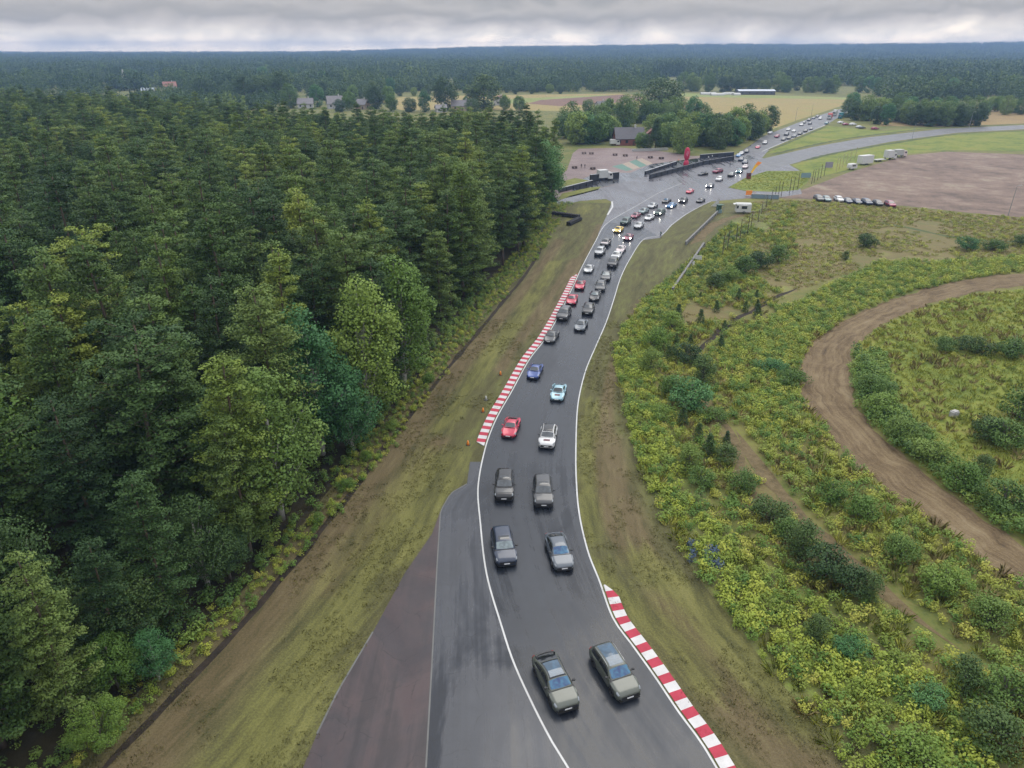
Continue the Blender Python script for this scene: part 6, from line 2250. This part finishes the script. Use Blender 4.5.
lorry((614.5, 145.5), .1, 'small white van parked in front of the house', M_wpaint, M_wpaint, 'vans in the paddock', 4.8, 2.6)

# paddock furniture and people
def picnic(px, rz, label):
    p = G(*px)
    t = thing('picnic_table', label, 'table', p, rz, 'dark tables on the paddock')
    MB().box((0, 0, .80), (2.0, .95, .10)).build('table_top', M_wood, t)
    for s in (-1, 1):
        MB().box((0, s * .85, .46), (2.0, .34, .08)).build('bench', M_wood, t)
        MB().box((s * .7, 0, .375), (.12, 1.5, .75)).build('leg', M_wood, t)
for j, (x, y, lab) in enumerate([(584, 154, 'dark table at the forest end of the back row on the paddock'), (591.3, 154.2, 'dark table second in the back row on the paddock'), (615, 155.5, 'dark table third in the back row, before the house'), (625.2, 156.3, 'dark table fourth in the back row, before the green stripe'),
                                 (650.3, 158.2, 'dark table beyond the green stripes'), (661.3, 159, 'dark table last in the back row near the red tower'), (574.5, 168.4, 'dark table in the near row close to the forest'), (592.8, 169.4, 'dark table in the near row behind the tall dark wall')]):
    picnic((x, y), .1 + .05 * j, lab)


def person_mesh(name, coat, trousers, arms=0):
    """one continuous figure grown over a skeleton"""
    me = bpy.data.meshes.new(name)
    J = [((0, 0, .93), .13), ((0, 0, 1.15), .135), ((0, 0, 1.40), .14), ((0, .0, 1.52), .065), ((0, .015, 1.60), .085), ((0, .015, 1.74), .075),
         ((.10, 0, .88), .095), ((.12, .02, .48), .065), ((.13, 0, .08), .05), ((.13, .13, .04), .045),
         ((-.10, 0, .88), .095), ((-.12, -.03, .48), .065), ((-.13, -.10, .08), .05), ((-.13, .03, .04), .045),
         ((.20, 0, 1.42), .065), ((.27, 0, 1.14), .05), ((.27, .10, .90), .04), ((.27, .13, .80), .045),
         ((-.20, 0, 1.42), .065), ((-.27, 0, 1.14), .05), ((-.25, .14 + arms * .15, .92 + arms * .2), .04), ((-.25, .18 + arms * .2, .84 + arms * .25), .045)]
    E = [(0, 1), (1, 2), (2, 3), (3, 4), (4, 5), (0, 6), (6, 7), (7, 8), (8, 9), (0, 10), (10, 11), (11, 12), (12, 13), (2, 14), (14, 15), (15, 16), (16, 17), (2, 18), (18, 19), (19, 20), (20, 21)]
    me.from_pydata([j[0] for j in J], E, [])
    o = bpy.data.objects.new(name, me)
    COL.objects.link(o)
    sk = o.modifiers.new('skin', 'SKIN')
    for v, (c, r) in zip(me.skin_vertices[0].data, J):
        v.radius = (r, r * .85)
    me.skin_vertices[0].data[0].use_root = True
    o.modifiers.new('smooth', 'SUBSURF').levels = 1
    dg = bpy.context.evaluated_depsgraph_get()
    out = bpy.data.meshes.new_from_object(o.evaluated_get(dg))
    bpy.data.objects.remove(o)
    out.materials.clear()
    for mt in (coat, trousers, M_skin, M_hair):
        out.materials.append(mt)
    for p in out.polygons:
        c = p.center
        p.material_index = 3 if (c.z > 1.69 or (c.z > 1.56 and c.y < -.03)) else (2 if c.z > 1.50 or (abs(c.x) > .2 and c.z < .9 and c.z > .7) else (1 if c.z < .93 and abs(c.x) < .22 else 0))
        p.use_smooth = True
    return out


C_black = simple('black jacket', (.02, .02, .024), .8)
C_green = simple('dark green jacket', (.03, .085, .06), .8)
C_white = simple('white shirt', (.65, .65, .65), .8)
C_orange = simple('orange vest', (.75, .20, .03), .8)
C_jeans = simple('dark trousers', (.035, .04, .06), .8)
PERS = {'black': person_mesh('person', C_black, C_jeans), 'green': person_mesh('person', C_green, C_jeans, 1), 'white': person_mesh('person', C_white, C_jeans), 'orange': person_mesh('person', C_orange, C_jeans, 1)}
for x, y, k, rz, lab in [(660.5, 237.5, 'green', -1.2, 'person in dark green standing on the corner of the verge watching the parade'), (581.3, 168, 'black', .3, 'person in dark clothes on the paddock, the one nearer the forest'),
                        (584.8, 168.2, 'black', 2.2, 'person in dark clothes on the paddock, beside the one nearer the forest'), (636.8, 159.8, 'black', .9, 'person in black standing on the green stripes of the paddock'),
                        (708.2, 160, 'white', -.6, 'person in a white shirt behind the pit wall'), (712, 158.6, 'white', -2.0, 'person in a white shirt behind the pit wall, nearer the narrow road'),
                        (698.5, 164, 'white', .4, 'person in white beside the red tower end of the pit wall'), (730, 166.5, 'black', -1.5, 'person in dark clothes at the road end of the pit wall'),
                        (678.5, 162.8, 'orange', 1.2, 'person in an orange vest next to the red tower')]:
    p = G(x, y)
    o = link('person', PERS[k], None, p, rz)
    tag(o, lab, 'person', 'people watching the parade')


def bollard(px, col, label):
    p = G(*px)
    t = thing('marker_cone', label, 'cone', p, 0, 'markers beside the long kerb')
    MB().tube([(0, 0, .04), (0, 0, .5), (0, 0, .62)], [.20, .09, .05], 10).build('cone', col, t, smooth=True)
    MB().box((0, 0, .025), (.5, .5, .05)).build('base', M_rubber, t)
bollard((500.5, 375), M_orange, 'orange-red cone on the grass highest along the long kerb')
bollard((486, 400), M_wpaint, 'white cone on the grass beside the long kerb')
bollard((483, 412), M_orange, 'orange-red cone on the grass in the middle along the long kerb')
bollard((468, 445), M_orange, 'orange-red cone on the grass lowest along the long kerb')
# white stone in the meadow
m = MB()
r = np.random.default_rng(4)
bm = bmesh.new()
bmesh.ops.create_cube(bm, size=1.0)
bmesh.ops.bevel(bm, geom=bm.edges[:], offset=.12, segments=2, affect='EDGES')
for v in bm.verts:
    v.co = Vector((v.co.x * 1.0, v.co.y * .8, v.co.z * .9)) + Vector(r.normal(size=3) * .025)
me = bpy.data.meshes.new('stone')
bm.to_mesh(me)
bm.free()
me.materials.append(M_stone)
p = G(953.5, 416.5)
tag(link('stone_block', me, None, (p.x, p.y, .4), .4), 'pale squarish stone block lying in the yellow-green meadow', 'stone')

# ------------------------------------------------------------------ houses
def house(px, rz, w_, d_, wall_h, roof_h, label, wmat, rmat, group, nw=3, chimney=True, name='house', door=True):
    p = G(*px)
    t = thing(name, label, 'house', (p.x, p.y, 0), rz, group)
    m = MB()
    m.box((0, 0, wall_h / 2), (w_, d_, wall_h))
    m.add([(-w_ / 2, -d_ / 2, wall_h + .001), (-w_ / 2, d_ / 2, wall_h + .001), (-w_ / 2, 0, wall_h + roof_h - .12), (w_ / 2, -d_ / 2, wall_h + .001), (w_ / 2, d_ / 2, wall_h + .001), (w_ / 2, 0, wall_h + roof_h - .12)], [(0, 2, 1), (3, 4, 5)])
    m.build('wall', wmat, t)
    e, th = .5, .18
    m = MB()
    hw, hd = w_ / 2 + e, d_ / 2 + e
    zl = wall_h - e * roof_h / (d_ / 2) + .05
    zt = wall_h + roof_h
    prof = [(-hd, zl), (0, zt), (hd, zl), (hd, zl + th), (0, zt + th), (-hd, zl + th)]
    vs = [(x, y, z) for x in (-hw, hw) for y, z in prof]
    m.add(vs, [(0, 1, 4, 5), (1, 2, 3, 4), (6, 11, 10, 7), (7, 10, 9, 8)] + [(i, i + 6, (i + 1) % 6 + 6, (i + 1) % 6) for i in range(6)])
    rf = m.build('roof', rmat, t)
    fix_normals(rf.data)
    if chimney:
        MB().box((w_ * .22, 0, zt + .5), (.8, .8, 1.8)).build('chimney', M_wallw, rf)
    for s in (-1, 1):
        for i in range(nw):
            x = -w_ / 2 + w_ * (i + .5) / nw
            if door and s < 0 and i == nw // 2:
                MB().box((x, s * (d_ / 2 + .02), 1.05), (1.0, .05, 2.1)).build('door', M_wood, t)
            else:
                MB().box((x, s * (d_ / 2 + .02), wall_h * .55), (1.3, .05, 1.4)).build('window', M_window, t)
    for s in (-1, 1):
        MB().box((s * (w_ / 2 + .02), 0, wall_h * .55), (.05, 1.3, 1.4)).build('window', M_window, t)
        MB().box((s * (w_ / 2 + .02), 0, wall_h + roof_h * .35), (.05, 1.0, 1.0)).build('window', M_window, t)
    return t


VIL = 'village houses behind the forest'
house((628, 144.5), .08, 14, 9, 3.4, 4.6, 'dark-roofed house with orange-red walls behind the paddock', M_wallred, M_roofd, 'houses by the paddock', 4)
house((652.5, 139.5), 1.45, 7, 6, 3.2, 2.6, 'smaller red house half hidden in the trees beside the dark-roofed house', M_wallred, M_roofr, 'houses by the paddock', 2)
house((601, 109.5), .5, 8, 7, 3.0, 3.0, 'small grey house at the edge of the ploughed strip', M_wallw, M_roofd, 'houses by the paddock', 2)
t = house((755, 94.5), 0, 38, 12, 3.6, 1.3, 'long shed with a pale blue roof in the ripe field', M_roofd, M_roofp, 'sheds in the fields', 5, False, 'long_shed')
house((336, 108.5), .35, 13, 9, 4.2, 5.2, 'white-gabled house with a big grey roof just behind the forest', M_wallw, M_roofg, VIL)
house((363, 109), -.4, 9, 8, 3.6, 3.6, 'brown-roofed house next to the white-gabled one', M_walltan, M_roofg, VIL, 2)
house((306, 108), .2, 12, 8, 3.6, 3.8, 'grey-roofed house peeping over the pines beside the white-gabled one', M_wallw, M_roofg, VIL)
house((462, 110), .1, 16, 9, 3.4, 3.8, 'grey-roofed farmhouse between the two big field trees', M_walltan, M_roofg, VIL)
house((500, 105), 1.2, 9, 8, 3.8, 3.8, 'white-gabled house beside the wide round field tree', M_wallw, M_roofr, VIL, 2)
house((441, 112), .3, 8, 6, 2.8, 2.4, 'low white house under the narrow field tree', M_wallw, M_roofg, VIL, 2)
house((171, 92.5), .5, 13, 10, 6.5, 4.5, 'tall white house with a reddish roof right of the church', M_wallw, M_roofr, VIL)
house((149, 95), .2, 12, 7, 4.5, 2.4, 'low white house between the church and the tall white house', M_wallw, M_roofp, VIL)
house((90, 88.5), -.3, 13, 9, 5.0, 4.0, 'white house among trees before the church', M_wallw, M_roofg, VIL)
house((95, 69), .3, 26, 14, 8, 5, 'pale house far behind the village', M_wallw, M_roofg, 'houses far behind the village')
house((68, 69), .1, 20, 12, 7, 5, 'pale house far behind the village, nearest the frame edge', M_wallw, M_roofr, 'houses far behind the village')
house((281, 69.5), .2, 24, 14, 9, 5, 'white house on the far wooded rise', M_wallw, M_roofp, 'houses far behind the village')
house((303, 72.5), -.2, 22, 12, 7, 5, 'tan house on the far wooded rise', M_walltan, M_roofr, 'houses far behind the village')
house((324, 73), .3, 20, 12, 6, 4, 'second tan house on the far wooded rise', M_walltan, M_roofg, 'houses far behind the village')
# church
p = G(131, 87.5)
t = thing('church', 'white village church with a slim spire', 'church', p, .5)
t.scale = (.8, .8, .8)
MB().box((4, 0, 4.5), (16, 9, 9)).build('nave', M_wallw, t)
m = MB()
m.add([(-4.2, -5, 8.9), (12.2, -5, 8.9), (12.2, 5, 8.9), (-4.2, 5, 8.9), (-4.2, 0, 13.5), (12.2, 0, 13.5)], [(0, 1, 5, 4), (2, 3, 4, 5), (0, 4, 3), (1, 2, 5), (3, 2, 1, 0)])
m.build('roof', M_roofg, t)
MB().box((-7, 0, 8), (5.5, 5.5, 16)).build('tower', M_wallw, t)
MB().tube([(-7, 0, 16), (-7, 0, 18), (-7, 0, 27)], [3.4, 2.6, .1], 8).build('spire', M_wdirty, t)
for s in (-1, 1):
    for i in range(4):
        MB().box((-1 + i * 3.4, s * 4.52, 4.8), (1.1, .08, 3.4)).build('window', M_window, t)
    MB().box((-7, s * 2.77, 12.5), (1.2, .08, 2.2)).build('window', M_window, t)
# white hoop tunnels in the field
for j, (x, y, L_, lab) in enumerate([(708, 94.6, 16, 'white hoop tunnel nearest the large oak on the ripe field'), (717, 95.4, 14, 'second white hoop tunnel on the ripe field'), (728, 94.6, 12, 'white hoop tunnel by the dark bushes on the ripe field'), (736, 95.2, 8, 'short white hoop tunnel next to the long shed')]):
    p = G(x, y)
    t = thing('hoop_tunnel', lab, 'greenhouse', p, .1 * j, 'white hoop tunnels')
    m = MB()
    n = 8
    vs = [(xx, 3.2 * math.cos(math.pi * k / n), 2.3 * math.sin(math.pi * k / n)) for xx in (-L_ / 2, L_ / 2) for k in range(n + 1)]
    fs = [(k, k + 1, n + 2 + k, n + 1 + k) for k in range(n)]
    m.add(vs, fs)
    fix_normals(m.build('cover', M_wdirty, t).data)
    m = MB()
    m.add(vs, [tuple(range(n + 1)), tuple(range(2 * n + 1, n, -1))])
    m.build('end_wall', M_wdirty, t)
# ------------------------------------------------------------------ air
hz_ = NT('haze air')
pv = hz_.n('ShaderNodeVolumePrincipled')
pv.inputs['Color'].default_value = (.265, .40, .68, 1)
pv.inputs['Density'].default_value = .00021
pv.inputs['Anisotropy'].default_value = .1
ho = hz_.n('ShaderNodeOutputMaterial')
hz_.t.links.new(pv.outputs[0], ho.inputs['Volume'])
m = MB()
m.box((0, 3150, 45), (18400, 7000, 102))
hob = m.build('haze', hz_.mat)
hob['kind'] = 'stuff'
hob['label'] = 'pale bluish haze lying over the wooded distance'
